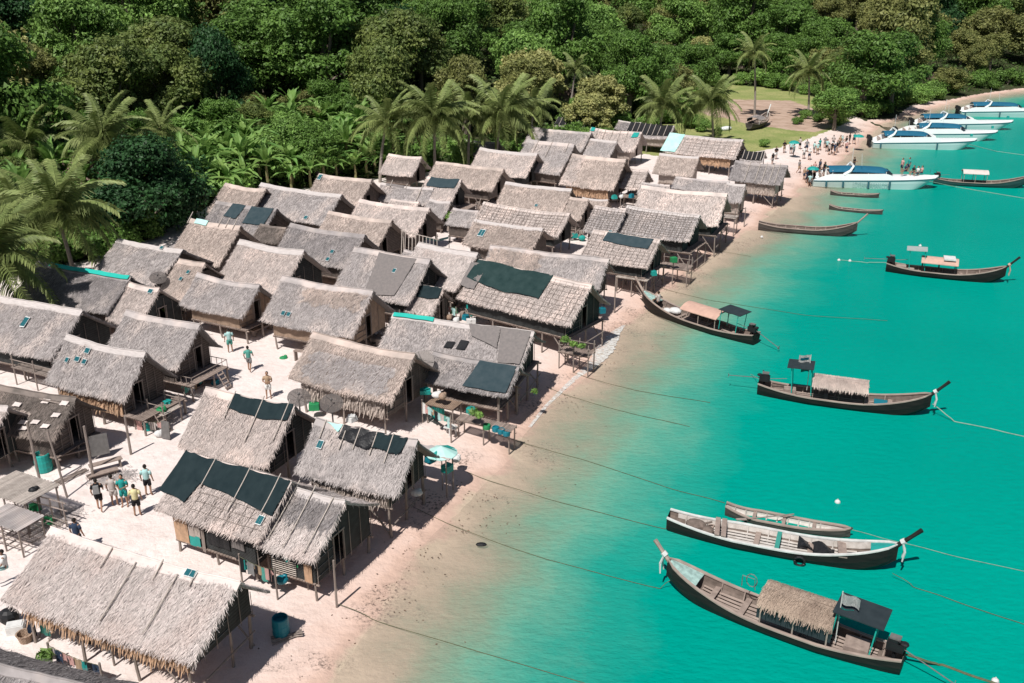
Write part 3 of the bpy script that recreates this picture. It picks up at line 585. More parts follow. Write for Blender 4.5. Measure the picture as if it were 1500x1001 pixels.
(57,-3.02,53.84,-19.8,9.02,2.33,3.2,1.45,'g','long grey shore hut with patched nets, two black squares and a teal ridge sheet',dict(zf=1.5,fringe=.5,steel=(.0,.3,.1,m_teal),tarps=[([(.55,.0),(.78,0),(.8,.55),(.6,.3)],m_netb,.3),([(.78,.02),(.99,.02),(.99,.9),(.84,.9)],m_netb,.2),([(.45,.52),(.51,.52),(.5,.7),(.44,.7)],m_black,0),([(.54,.45),(.6,.45),(.59,.7),(.53,.7)],m_black,0)],wall='d',deck=.4,brace=1)),
(65,-2.08,50.65,-24.3,5.39,1.62,2.5,1.1,'d','low verandah roof with grey and brown net panels over a table of blue tubs',dict(open=1,zf=1.05,fringe=.4,bands=[(.32,.52,0,1,'g')],tarps=[([(.55,.02),(.98,.02),(.98,.95),(.48,.95)],m_nets,.2)])),
(58,-8.43,50.03,-29,7.04,2.43,3,1.86,'b','big shaggy brown grey hut behind two round wire dishes and a white skirt',dict(zf=1.1,shag=1,fringe=1.4,skirt=(m_skirtp,0,.1),wall='n',bands=[(.1,.9,.3,.9,'g')])),
(60,8.58,137.35,-26.7,4.4,1.59,3,1.05,'g','farthest hut at the tree edge with dark striped sheeting',dict(tarps=[([(.0,-.02),(.9,-.02),(.9,.8),(.0,.8)],m_black,.1)],poles=[(a,-.02,.85) for a in (.15,.35,.55,.75)])),
(67,-4.2,85.3,-27,2.6,1.5,2.7,1.1,'g','little grey roof wedged beside the landing with steps',dict()),
(68,-10.2,89.6,-24,3.0,1.3,2.6,1.0,'p','low pale lean-to roof between the pole crossed roof and the middle pale one',dict()),
(69,8.0,90.4,-27,2.6,1.3,2.6,1.0,'b','small tan porch roof over the busy landing beside the big tan hut',dict(open=1)),
(70,14.9,98.0,-27,3.0,1.3,2.5,.9,'g','low grey porch roof left of the flat roof above the shore',dict()),
(71,-16.2,79.2,-27,2.6,1.4,2.6,1.0,'d','small dark lean-to roof between the smooth dark grey roof and the tan one',dict()),
(72,-24.2,77.6,-27,2.2,1.2,2.6,.9,'g','small patched lean-to behind the hut with a faded teal sheet',dict()),
(73,-20.6,80.3,-27,2.8,1.4,2.6,1.0,'k','brown collapsing lean-to below the two slate net squares',dict()),
(74,-7.4,72.8,-27,2.6,1.3,2.6,.9,'g','small grey roof in front of the bare bamboo rafters',dict()),
(66,16.8,136.9,-28,3.6,1.5,2.8,.9,'d','plain dim roof behind the palm crowns, just left of the clearing',dict()),
]
for h in exec_huts: hut(*h)

# patchwork of panels on the front wall of the net covered hut and its neighbour
def panel(h, name, x0, x1, z0, z1, mt, y=None, n=1):
    g = MB(); w_ = {2: 2.29, 3: 2.41, 58: 2.43, 1: 2.65}[h]-.42+.07; a = np.linspace(x0, x1, 8); b_ = np.linspace(z0, z1, 5); A, B_ = np.meshgrid(a, b_, indexing='ij')
    g.grid(np.stack([A, -w_-.03-.02*np.sin(A*9)*(z1-B_), B_], -1), thick=.012); return g.build(name, mt, HUTS[h])
panel(2, 'wall_panel', -2.25, -1.45, .75, 1.9, m_skirt); panel(2, 'wall_panel', -1.4, -.75, 1.2, 1.9, m_skirtp); panel(2, 'hanging_cloth', -1.4, -.8, .72, 1.25, m_tealp); panel(2, 'door_post', -.7, -.5, .6, 1.9, m_pole); panel(2, 'opening_shade', -.3, .9, 1.1, 1.95, m_black); panel(2, 'opening_shade', 1.0, 1.7, 1.3, 1.95, m_netb)  # last two sheets stand in for the shade inside an open wall
panel(3, 'woven_mat', .6, 1.0, .85, 1.7, m_skirt); g = MB()
for k in range(7): g.tube([(-1.0, -2.09, .95+.1*k), (.2, -2.09, .97+.1*k)], .022, 4)
g.build('window_slats', m_polel, HUTS[3])
# ------------------------------------------------------------------ boats
m_hulld = M('hull_dark', (.010, .009, .009), (.026, .021, .019), scale=3, island=.2, rough=.6, stretch=(.3, 1, 3))
m_hullg = M('hull_grey', (.10, .088, .08), (.045, .04, .037), scale=3, rough=.8, stretch=(.3, 1, 3))
m_hullt = M('hull_green', (.03, .09, .085), (.02, .05, .05), scale=3, rough=.6, stretch=(.3, 1, 3))
m_inw = M('inner_white', (.62, .58, .54), (.45, .41, .37), scale=4, rough=.8)
m_inb = M('inner_wood', (.21, .165, .14), (.12, .095, .08), scale=4, rough=.85)
m_gun = M('gunwale_wood', (.42, .34, .29), (.28, .22, .19), scale=5, stretch=(.3, 1, 1))
m_gunw = M('gunwale_white', (.70, .72, .69), (.5, .5, .48), scale=3)
m_canp = M('canopy_salmon', (.58, .38, .30), (.48, .31, .25), scale=3)
m_canw = M('canopy_whitish', (.66, .58, .54), (.55, .48, .44), scale=3)
m_tarpk = M('dark_shade', (.02, .03, .035), (.03, .042, .048), scale=3, rough=.7)
m_cloth = M('pale_cloth', (.70, .70, .68), (.55, .55, .54), scale=4)
m_ribbon = M('ribbon_cloth', (.55, .60, .66), (.6, .3, .2), scale=9)
m_skyb = M('pale_blue_paint', (.36, .52, .48), (.26, .38, .35), scale=6, contrast=(.4, .6))
def longtail(loc, ang, L, label, beam=1.8, hull=None, inner=None, gun=None, prow=1.1, can=None, canmat=None, shade=None, shademat=None, engine=True, flag=False, ribbon=None, skiff=False, foredeck=None, sheet=None, cat='longtail boat', zoff=0, shaft=True, post=None, ribs=.45):
    """x runs stern (-) to bow (+)"""
    root = empty('longtail_boat' if not skiff else 'dugout_boat', (loc[0], loc[1], loc[2] if len(loc) > 2 else 0), R(ang), label, cat, 'boats lying off the village')
    hull = hull or m_hulld; inner = inner or m_inb; gun = gun or m_gun
    n = 29; T = np.linspace(0, 1, n)
    fb = .5 if not skiff else .26
    def hb(t): return beam/2*(np.minimum(1, .52+1.5*t) if not skiff else np.minimum(1, .45+2*t))*np.sqrt(np.clip(1-np.clip((t-.42)/.58, 0, 1)**2.1, 0, 1))
    def zs(t): return fb+(.28*np.clip(1-t/.28, 0, 1)**2 + (1.0 if not skiff else .25)*np.clip((t-.5)/.5, 0, 1)**2.4)
    def zk(t): return -.3+.2*np.clip(1-t/.2, 0, 1)**2+ (.95 if not skiff else .35)*np.clip((t-.8)/.2, 0, 1)**2
    xL = (T-.5)*L; b = hb(T); zS = zs(T); zK = zk(T)
    xr = xL+ .25*np.clip((T-.8)/.2, 0, 1)
    def ring(f, zl, inset=0):
        cols = []
        for (fy, fz) in f: cols.append(np.stack([xr*(1)+0, fy*np.maximum(b-inset, .015), zK+(zS-zK)*fz+zl], 1))
        return np.stack(cols, 1)
    prof = [(-1, 1), (-.93, .6), (-.72, .25), (-.35, .04), (0, 0), (.35, .04), (.72, .25), (.93, .6), (1, 1)]
    P = ring(prof, 0); mb = MB(); mb.grid(P[:, ::-1]); mb.add(P[0], [tuple(range(9))]); 
    h = mb.build('hull', hull, root, smooth=False)
    ip = [(-1, .97), (-.92, .7), (-.72, .5), (-.3, .47), (.3, .47), (.72, .5), (.92, .7), (1, .97)]
    Q = ring(ip, 0, .05); mi = MB(); mi.grid(Q); mi.add(Q[0], [tuple(range(8))[::-1]]); mi.build('inner_hull', m_inb if not skiff else inner, root)
    for sg in (-1, 1):
        g = MB(); pts = np.stack([xr, sg*b, zS+.02], 1); off = pts.copy(); off[:, 1] -= sg*np.minimum(.11, b*.9)
        top = np.stack([pts+np.array([0, sg*.03, .02]), off+np.array([0, 0, .02])], 1); g.grid(top if sg > 0 else top[:, ::-1], thick=.06); g.build('gunwale', gun, root)
    # stem post
    pr_ = MB(); xe = xr[-1]; ze_ = zS[-1]
    if prow: pr_.tube([(xe-.35, 0, zK[-1]+.1), (xe-.02, 0, ze_-.05), (xe+.42*prow, 0, ze_+.45*prow), (xe+.72*prow, 0, ze_+.8*prow)], [.07, .1, .085, .10], 6); pr_.build('prow', post or gun, root)
    else: pr_.tube([(xe-.25, 0, zK[-1]+.12), (xe+.05, 0, ze_+.05)], .05, 5); pr_.build('prow', hull, root)
    # ribs, stringers
    rb = MB()
    for t in np.arange(.08, .84, ribs/L*2.1 if not skiff else .09):
        bb = float(hb(t)); z0 = float(zk(t)+(zs(t)-zk(t))*.5); x = (t-.5)*L
        for sg in (-1, 1): rb.tube([(x, sg*(bb*.3), z0+.0), (x, sg*(bb*.66-.04), z0+.05), (x, sg*(bb-.1), float(zs(t))-.03)], .028, 4)
    rb.build('ribs', inner if inner is not m_inb else m_gun, root)
    if inner is m_inw and not skiff:
        for sg in (-1, 1):
            ts = np.linspace(.04, .93, 16); w_ = MB(); zt1 = zs(ts)-.03; zb1 = zk(ts)+(zs(ts)-zk(ts))*.68; q = np.stack([np.stack([(ts-.5)*L, sg*(hb(ts)*.955-.06), zt1], 1), np.stack([(ts-.5)*L, sg*(hb(ts)*.9-.07), zb1], 1)], 1); w_.grid(q, thick=.0); w_.build('side_lining', m_inw, root)
    if not skiff:
        st = MB()
        for yy in np.linspace(-.62, .62, 6):
            ts = np.linspace(.1, .86, 12); zc_ = zk(ts)+(zs(ts)-zk(ts))*(.5+.1*abs(yy))+.05
            st.grid(np.stack([np.stack([(ts-.5)*L, (yy+q)*hb(ts), zc_], 1) for q in ((-.085, .085))], 1), thick=.02)
        st.build('floor_boards', m_inw if inner is m_inw else m_gun, root)
        for t in (.2, .42, .66, .8):
            th_ = MB(); bb = float(hb(t)); th_.box(((t-.5)*L, 0, float(zk(t)+(zs(t)-zk(t))*.72)), (.24, bb*1.8, .04)); th_.build('thwart', m_plank, root)
    else:
        for t in (.25, .5, .75):
            th_ = MB(); th_.box(((t-.5)*L, 0, float(zs(t))-.05), (.16, float(hb(t))*1.85, .03)); th_.build('thwart', m_plank, root)
    if foredeck:
        t_ = np.linspace(foredeck[0], .985, 9); D = np.stack([np.stack([(t_-.5)*L+.25*np.clip((t_-.8)/.2, 0, 1), k*(hb(t_)-.09), zs(t_)+.0-.04*abs(k)+.03], 1) for k in (-1, 0, 1)], 1)
        d = MB(); d.grid(D, thick=.03); d.build('foredeck', foredeck[1], root)
    ce = np.interp
    if can:   # t0,t1,height
        t0, t1, hh = can; x0, x1 = (t0-.5)*L, (t1-.5)*L; bw = beam/2*.98; c = MB(); a = np.linspace(x0, x1, 14); yy = np.linspace(-1, 1, 9)
        A, B_ = np.meshgrid(a, yy, indexing='ij'); zt_ = fb+hh-.34*B_**2+.01*np.random.default_rng(3).random(A.shape)
        c.grid(np.stack([A, B_*bw, zt_], -1), thick=.05)
        if canmat in TH.values():
            r = np.random.default_rng(5); q = []; N_ = 2600; X_ = r.uniform(x0, x1, N_); B2 = r.uniform(-1, 1, N_); P0 = np.stack([X_, B2*bw, fb+hh-.34*B2**2+.03], 1); sgn = np.sign(B2)
            l_ = r.uniform(.1, .3, N_); E = P0+np.stack([r.normal(0, .035, N_), sgn*l_, -l_*np.abs(B2)*.72+.02], 1); wv = np.array([.014, 0, 0]); c.quads(np.stack([P0-wv, P0+wv, E+wv*.5, E-wv*.5], 1))
        c.build('canopy_roof', canmat or TH['b'], root)
        for xx in np.linspace(x0+.15, x1-.15, 3 if x1-x0 < 3.2 else 4):
            for sg in (-1, 1):
                pp = MB(); pp.tube([(xx, sg*(bw-.1), fb-.05), (xx, sg*(bw-.12), fb+hh-.3)], .032, 5); pp.build('canopy_post', m_gun if not post else post, root)
        if canmat in TH.values():
            dk = MB(); dk.grid(np.stack(np.meshgrid([x0, x1], [bw*.86, bw*.88], indexing='ij')+[np.array([[fb+hh-.3, fb+.25]]*2)], -1), thick=.01); dk.build('side_screen', m_tarpk, root)
        if sheet:
            s_ = MB(); s_.box(((x0*.25+x1*.75), -.1, fb+hh+.05), ((x1-x0)*.32, bw*1.3, .12), rz=.05); s_.build('folded_sheet', m_cloth, root)
    if shade:
        t0, t1, hh = shade; x0, x1 = (t0-.5)*L, (t1-.5)*L; a = np.linspace(x0, x1, 6); yy = np.linspace(-.72, .72, 5); A, B_ = np.meshgrid(a, yy, indexing='ij')
        s_ = MB(); s_.grid(np.stack([A, B_, fb+hh+.05*np.cos(A*3)*0+.04*(A-x0)], -1), thick=.04); s_.build('sunshade', shademat or m_tarpk, root)
        for sg in (-1, 1):
            for xx in (x0+.25, x1-.15):
                pp = MB(); pp.tube([(xx+.15, sg*.5, fb+.02), (xx, sg*.55, fb+hh)], .028, 5); pp.build('shade_post', m_teal if hull is m_hulld else m_gun, root)
    if engine:
        xe_ = -L/2+.35; e = MB(); ze2 = fb+.55
        e.box((xe_, 0, ze2), (.62, .36, .34)); e.box((xe_+.05, 0, ze2+.24), (.36, .3, .16)); e.lathe([(.16, -.02), (.17, .05), (.1, .09)], (xe_-.3, 0, ze2+.16), 8); e.tube([(xe_-.1, .12, ze2+.2), (xe_-.15, .26, ze2+.42)], .04, 5)
        e.tube([(xe_, 0, ze2-.18), (xe_, 0, fb-.1)], .06, 6); eo = e.build('engine', m_black, root)
        h_ = MB(); h_.box((xe_+.04, 0, ze2+.36), (.4, .3, .06)); h_.tube([(xe_+.25, 0, ze2), (xe_+1.3, .1, ze2+.12)], .02, 4); h_.build('engine_top', m_grey, eo)
        if shaft:
            s_ = MB(); s_.tube([(xe_-.2, 0, ze2), (xe_-2.2, .05, ze2-.15 if shaft == 'up' else ze2-.75)], .025, 5)
            for k in range(3): s_.box((xe_-2.2, .05+.09*math.cos(k*2.1), (ze2-.15 if shaft == 'up' else ze2-.75)+.09*math.sin(k*2.1)), (.02, .1, .1), rx=k*2.1)
            s_.build('propeller_shaft', m_grey, eo)
    if flag:
        x0 = (flag-.5)*L; f_ = MB(); f_.tube([(x0, .3, fb), (x0, .3, fb+2.35)], .02, 5); fo = f_.build('flag_pole', m_gunw, root)
        a, b2 = np.meshgrid(np.linspace(0, .75, 8), np.linspace(0, .45, 4), indexing='ij'); g = MB(); P = np.stack([x0-a*.9, .3+.08*np.sin(a*9), fb+1.85+b2-.1*a], -1); g.grid(P, thick=.01); g.build('flag', m_cloth, fo)
        g2 = MB(); P2 = P[1:7, 1:3].copy(); P2[..., 1] -= .02; g2.grid(P2, thick=.005); g2.build('flag_emblem', m_blue, fo)
        P3 = P.copy(); P3[..., 2] -= .62; g3 = MB(); g3.grid(P3[:6], thick=.01); g3.build('flag_lower', m_tealp, fo)
    if ribbon:
        g = MB(); xr_ = xr[-1]+.12; zr_ = zS[-1]+.1
        g.tube([(xr_-.04, 0, zr_), (xr_+.1, 0, zr_+.12)], .13, 8)
        for k in (-.06, .06): g.tube([(xr_+.03, k, zr_), (xr_+.15, k*2, zr_-.4), (xr_+.1, k*3, zr_-.85)], [.04, .05, .03], 4)
        g.build('prow_ribbon', ribbon, root)
    return root
def onboat(root, name, mb, mats, label, cat, group=None):
    o = mb.build(name, mats); o.location = root.location; o.rotation_euler = root.rotation_euler; return tag(o, label, cat, group)
B1 = longtail((10.75, 31.45), 147.5, 9.4, 'nearest dark longtail boat with brown thatch canopy, black rear shade and a raised white flag', can=(.27, .58, 1.25), canmat=TH['c'], shade=(.08, .28, 1.55), flag=.26, foredeck=(.86, m_skyb), ribbon=m_cloth, beam=1.85, prow=.85)
B2 = longtail((11.95, 37.0), -20.9, 9.8, 'open longtail boat with white ribbed interior moored next to the nearest thatch canopied one', beam=1.7, inner=m_inw, gun=m_gunw, engine=False, foredeck=(.9, m_tealp), ribbon=m_cloth, post=m_hulld)
B3 = longtail((12.91, 38.97), -21, 5.5, 'small grey wooden skiff with a paddle laid across, floating beyond the white ribbed boat', beam=1.0, hull=m_hullg, inner=m_inw, gun=m_gun, skiff=True, prow=0, engine=False, cat='skiff')
B4 = longtail((19.75, 52.3), -19.8, 9.6, 'longtail boat with a pale woven canopy and small black shade, alone in mid bay', can=(.33, .66, 1.15), canmat=TH['b'], shade=(.17, .33, 1.75), shademat=m_tarpk, flag=.3, ribbon=m_cloth, beam=1.8, post=m_hulld, shaft='up')
B5 = longtail((36.44, 77.27), -22.3, 9.0, 'longtail boat with salmon canopy carrying two white folded sheets, far right of the bay', can=(.3, .62, 1.15), canmat=m_canp, shade=(.16, .34, 1.7), shademat=M('grey_shade', (.36, .42, .40), (.3, .36, .34)), sheet=True, ribbon=m_canp, beam=1.8, post=m_hulld, shaft='up')
B6 = longtail((13.6, 65.6), 133.2, 10.0, 'green longtail boat nosed onto the beach, pink canopy and black rear shade over its tiller', can=(.28, .6, 1.15), canmat=m_canp, shade=(.1, .28, 1.5), foredeck=(.86, m_skyb), beam=1.9, post=None)
B7 = longtail((28.81, 91.21), -18.2, 9.0, 'old bare grey longtail boat without canopy, floating near the far stilt huts', beam=1.5, hull=m_hullg, inner=m_inb, engine=False, post=m_gun)
B8 = longtail((36.46, 99.71), -26.2, 5.2, 'thin dugout canoe drifting alone between the bare grey longtail and the speedboat', beam=.8, hull=m_hullg, skiff=True, prow=0, engine=False, cat='canoe')
B9 = longtail((38.73, 106.9), -17.6, 5.0, 'small flat dugout boat lying right under the white side of the nearest speedboat', beam=.9, hull=m_hullg, skiff=True, prow=0, engine=False, cat='canoe')
B10 = longtail((55.35, 112.2), -14.3, 10.0, 'dark teal longtail boat with pinkish white canopy beside the nearest speedboat bow', can=(.3, .58, 1.4), canmat=m_canw, hull=m_hullt, beam=1.7, prow=.6, shaft='up')
BG = longtail((38.0, 149.6, zt(38, 149.6)+.35), 56.7, 8.0, 'longtail boat with a curved pale prow hauled up on the grass clearing', can=(.2, .5, 1.0), canmat=TH['g'], beam=2.2, hull=m_hullg, engine=False, prow=1.3, post=m_gunw)
# loose gear in the open longtails
g = MB()
for k in range(2): g.box((-2.6+k*.3, 0, .62), (.22, 1.5, .05), rz=.12)
onboat(B2, 'loose_plank', g, m_plank, 'two grey planks laid across the white ribbed longtail near its stern', 'planks')
g = MB(); g.box((2.9, .0, .68), (.36, 1.3, .05), rz=.1); onboat(B2, 'loose_plank', g, m_plank, 'wide plank laid across the white ribbed longtail near its bow', 'plank')
g = MB(); a, b = np.meshgrid(np.linspace(1.0, 2.6, 12), np.linspace(-.1, .6, 5), indexing='ij'); g.grid(np.stack([a, b-.2*a+.35, .42+.12*np.sin(a*6+b*4)], -1), thick=.06); onboat(B2, 'folded_tarp', g, m_black, 'crumpled black tarp inside the white ribbed longtail', 'tarp')
g = MB(); g.ell((-3.6, .05, .45), (.5, .35, .25)); g.ell((-3.0, -.25, .42), (.3, .3, .22)); g.tube([(-3.8, -.3, .5), (-2.9, .3, .6)], .05, 5); onboat(B2, 'net_heap', g, m_inb, 'brown heap of nets and gear in the stern of the white ribbed longtail', 'fishing nets')
g = MB(); g.box((.15, 0, .5), (.2, 1.45, .04)); onboat(B2, 'green_board', g, M('teal_board', (.05, .3, .25), (.04, .25, .2)), 'narrow teal board across the middle of the white ribbed longtail', 'board')
g = MB(); g.tube([(-1.6, -.55, .32), (.4, .35, .5)], .03, 5); g.box((-1.9, -.68, .3), (.5, .16, .03), rz=.42); onboat(B3, 'paddle', g, m_pole, 'wooden paddle resting across the small grey skiff', 'paddle')
g = MB(); g.box((2.35, 0, .42), (.75, .8, .2)); onboat(B4, 'cool_box', g, m_blue, 'blue box between the canopy and bow of the mid bay longtail', 'box')
g = MB(); g.ell((2.2, -.2, .55), (.5, .4, .25)); g.ell((2.7, .15, .52), (.35, .3, .2)); onboat(B6, 'white_bundle', g, m_cloth, 'white cloth bundle on the bow of the beached green longtail', 'bundle')
for k in range(3):
    g = MB(); a = math.pi/2; g.tube([(.9*math.cos(q)*.25+1.3, .0, 1.78+.3*math.sin(q)) for q in np.linspace(0, 2*math.pi, 11)], .02, 4) if k == 0 else None
    if k == 0: g.tube([(1.05, .3, 1.6), (1.1, .3, 2.1), (1.6, .3, 2.1), (1.6, .3, 1.6)], .02, 4); onboat(B1, 'wire_frame', g, m_grey, 'small metal frame standing on the front of the brown thatch boat canopy', 'rack')
# tyre fender
g = MB(); g.tube([(1.2+.22*math.cos(q), -.93, .22+.22*math.sin(q)) for q in np.linspace(0, 2*math.pi, 13)], .06, 6); onboat(B2, 'tyre_fender', g, m_black, 'black tyre hung on the side of the white ribbed longtail', 'tyre')
# fishing boxes in other boats
g = MB(); g.box((-3.3, .1, .45), (.8, .7, .3)); g.box((-2.5, -.2, .4), (.5, .4, .25)); onboat(B5, 'crate_pile', g, m_gun, 'brown crates near the engine of the salmon canopied longtail', 'crates')
g = MB(); g.box((-3.0, 0, .45), (.9, .8, .25), rz=.1); onboat(B1, 'deck_board', g, m_plank, 'grey wooden hatch board on the stern floor of the nearest longtail', 'board')
g = MB(); g.box((-2.9, .1, .45), (.7, .6, .25), rz=.1); onboat(B4, 'wooden_box', g, m_plank, 'grey wooden box on the stern floor of the mid bay longtail', 'box')

# speedboats
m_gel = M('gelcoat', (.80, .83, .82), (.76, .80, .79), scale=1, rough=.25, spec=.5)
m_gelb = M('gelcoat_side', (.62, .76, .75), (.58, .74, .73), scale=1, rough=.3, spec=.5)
m_navy = M('navy_canopy', (.015, .11, .19), (.02, .13, .21), scale=2, rough=.5)
m_glass = M('tinted_glass', (.02, .03, .035), (.02, .03, .035), rough=.15, spec=.6)
m_stripe = M('dark_stripe', (.04, .13, .16), (.04, .13, .16))
m_lett = M('lettering_grey', (.22, .36, .36), (.22, .36, .36))
m_seat = M('pale_seat', (.62, .5, .45), (.7, .6, .56), scale=6)
def speedboat(loc, ang, L, label, can=(.12, .62), text=None, arch=.3, fenders=(.1, .26, .44, .63)):
    root = empty('speedboat', (loc[0], loc[1], 0), R(ang), label, 'speedboat', 'white speedboats moored at the far beach')
    n = 31; T = np.linspace(0, 1, n); beam = 3.5
    b = beam/2*np.minimum(1, .9+T)*np.sqrt(np.clip(1-np.clip((T-.5)/.5, 0, 1)**2.4, 0, 1)); b = np.maximum(b, .03)
    zs = .78+.55*T; ov = np.clip((T-.75)/.25, 0, 1); x = (T-.5)*L
    def col(fy, z, back=0): return np.stack([x-back*ov**1.3*L*.17, fy*b, z], 1)
    zk = -.4+.75*ov**2
    prof = [col(-1, zs), col(-.97, zs*.62, .25), col(-.86, zk*.3+.12, .7), col(0, zk, 1), col(.86, zk*.3+.12, .7), col(.97, zs*.62, .25), col(1, zs)]
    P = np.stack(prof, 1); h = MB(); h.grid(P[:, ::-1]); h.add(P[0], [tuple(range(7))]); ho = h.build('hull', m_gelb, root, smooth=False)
    for sg in (-1, 1):
        s_ = MB(); q = np.stack([col(sg*1.012, zs-.02), col(sg*1.012, zs-.15)], 1); s_.grid(q if sg < 0 else q[:, ::-1], thick=0); so = s_.build('rub_rail', m_stripe, ho)
    # deck and coaming
    d = MB(); k0 = int(n*.62)
    D = np.stack([np.stack([x, k*b, zs+.02+.22*(1-abs(k)**2)*(1 if True else 0)], 1) for k in (-1, -.6, 0, .6, 1)], 1); d.grid(D[k0:], thick=.03); d.build('foredeck', m_gel, root)
    for sg in (-1, 1):
        c = MB(); hh = .7*np.clip(T/.12, 0, 1)*np.clip((.68-T)/.1, 0, 1); q = np.stack([np.stack([x, sg*b, zs], 1), np.stack([x, sg*b*.93, zs+hh+.02], 1), np.stack([x, sg*b*.84, zs+hh], 1), np.stack([x, sg*b*.8, zs-.7], 1)], 1)[:k0+1]
        c.grid(q if sg > 0 else q[:, ::-1]); c.build('coaming', m_gel, root)
    fl = MB(); fl.box((-L*.19, 0, .6), (L*.6, beam*.85, .06)); fl.build('cockpit_floor', m_gel, root)
    for k in range(8):
        st = MB(); xx = -L*.42+k*L*.062
        st.box((xx, 0, .85), (.45, 2.5, .4)); st.box((xx-.2, 0, 1.2), (.1, 2.5, .4)); st.build('seat', m_seat, root)
    # canopy
    x0, x1 = (can[0]-.5)*L, (can[1]-.5)*L; a = np.linspace(0, 1, 16); yy = np.linspace(-1, 1, 9); A, B_ = np.meshgrid(a, yy, indexing='ij')
    wy = 1.35*(1-.55*np.clip((A-.8)/.2, 0, 1)**2); zc = 2.2+.12*np.sin(A*math.pi)-.4*np.clip((A-.82)/.18, 0, 1)**2-.42*np.abs(B_)**2.5
    c = MB(); c.grid(np.stack([x0+(x1-x0)*A, B_*wy, zc], -1), thick=.06); c.build('canopy', m_navy, root, smooth=False)
    for xx in np.linspace(x0+.4, x1-.7, 4):
        for sg in (-1, 1): p = MB(); p.tube([(xx, sg*1.3, 1.5), (xx, sg*1.2, 1.95)], .035, 5); p.build('canopy_post', m_white, root)
    xa = (arch-.5)*L; ar = MB()
    for sg in (-1, 1): ar.tube([(xa-.9, sg*1.5, 1.5), (xa-.2, sg*1.42, 2.0), (xa+.1, sg*1.2, 2.5)], [.22, .17, .12], 6)
    ar.tube([(xa+.1, -1.2, 2.5), (xa+.1, 1.2, 2.5)], .13, 6); ar.build('radar_arch', m_gel, root)
    an = MB(); an.tube([(xa+.1, .3, 2.8), (xa+.1, .3, 4.5)], .02, 4); an.tube([((can[0]+can[1])/2*L-.5*L, -1.3, 2.6), ((can[0]+can[1])/2*L-.5*L-.15, -1.3, 4.0)], .02, 4); an.build('antenna', m_white, root)
    ws = MB(); xw = x1-.1; ws.grid(np.array([[(xw-.4, -1.3, 1.6), (xw-.7, -1.15, 1.95)], [(xw+.3, -.6, 1.6), (xw-.2, -.6, 2.0)], [(xw+.3, .6, 1.6), (xw-.2, .6, 2.0)], [(xw-.4, 1.3, 1.6), (xw-.7, 1.15, 1.95)]]), thick=.03); ws.build('windscreen', m_glass, root)
    for k in (-1, 0, 1):
        e = MB(); e.box((-L/2-.35, k*.8, 1.25), (.55, .42, .55), taper=.75); e.box((-L/2-.35, k*.8, .5), (.25, .2, 1.1)); e.build('outboard_engine', m_black, root)
    for f in fenders:
        g = MB(); i_ = int(f*(n-1)); g.tube([(x[i_], -b[i_]-.12, zs[i_]-.05), (x[i_], -b[i_]-.14, .15)], .12, 6); g.build('fender', m_stripe, root)
    if text:
        tx = bpy.data.curves.new('hull_lettering', 'FONT'); tx.body = text; tx.size = .42; tx.extrude = .004; to = bpy.data.objects.new('t', tx); C.objects.link(to)
        me = bpy.data.meshes.new_from_object(to.evaluated_get(bpy.context.evaluated_depsgraph_get())); bpy.data.objects.remove(to)
        i_ = int(.3*(n-1)); me.materials.clear(); me.materials.append(m_lett); lo = bpy.data.objects.new('hull_lettering', me); C.objects.link(lo); lo.parent = ho
        lo.location = (-L*.19, -beam/2-.03, .42); lo.rotation_euler = (R(86), 0, 0)
    # bow bollard
    bb = MB(); bb.box((L*.44, 0, 1.95), (.3, .35, .35)); bb.build('anchor_box', m_tealp, root)
    return root
S1 = speedboat((42.9, 112.2), -9.9, 14.2, 'nearest white speedboat with navy canopy, its stern crowded by people at the sand', text='LOVEANDAMAN.COM')
S2 = speedboat((58.7, 137.1), -9.3, 14.2, 'second white speedboat from the village, side window with pale seats, stern on the sand', arch=.2, can=(.1, .55), fenders=(.08, .6))
S3 = speedboat((65.0, 144.2), -12, 14.0, 'white speedboat half hidden behind the second one, its navy canopy tip showing', fenders=(.3,), can=(.2, .66))
S4 = speedboat((71.4, 153.4), -7.5, 15.0, 'white speedboat with a long pointed bow, second farthest from the village', can=(.08, .55), fenders=(.5,))
S5 = speedboat((84.7, 166.8), -9.2, 15.0, 'farthest white speedboat at the right edge by the wooded headland', can=(.12, .64), fenders=(.04, .4))

# ------------------------------------------------------------------ people
m_skin = M('skin', (.36, .21, .14), (.32, .18, .12), scale=3, rough=.6, objvar=.3)
m_hair = M('hair', (.015, .012, .01), (.02, .016, .013), rough=.7)
CL = {k: M('cloth_'+k, c, tuple(x*.8 for x in c), scale=7, rough=.9) for k, c in dict(black=(.015, .015, .018), white=(.75, .75, .73), teal=(.02, .30, .28), pale=(.42, .66, .64), yellow=(.70, .64, .36), tan=(.42, .30, .20),
      grey=(.25, .25, .25), navy=(.03, .05, .09), green=(.10, .36, .30), print=(.5, .45, .42), pink=(.6, .36, .33)).items()}
def skin_mesh(V, Ed, Rd, name):
    me = bpy.data.meshes.new(name); me.from_pydata(V, Ed, []); o = bpy.data.objects.new(name, me); C.objects.link(o)
    md = o.modifiers.new('s', 'SKIN'); md.use_smooth_shade = True; sb = o.modifiers.new('u', 'SUBSURF'); sb.levels = 1; sb.render_levels = 1
    for i, r_ in enumerate(Rd): me.skin_vertices[0].data[i].radius = (r_, r_) if not isinstance(r_, tuple) else r_
    for sv in me.skin_vertices[0].data: sv.use_root = False
    me.skin_vertices[0].data[0].use_root = True
    dg = bpy.context.evaluated_depsgraph_get(); dg.update(); out = bpy.data.meshes.new_from_object(o.evaluated_get(dg)); bpy.data.objects.remove(o); return out
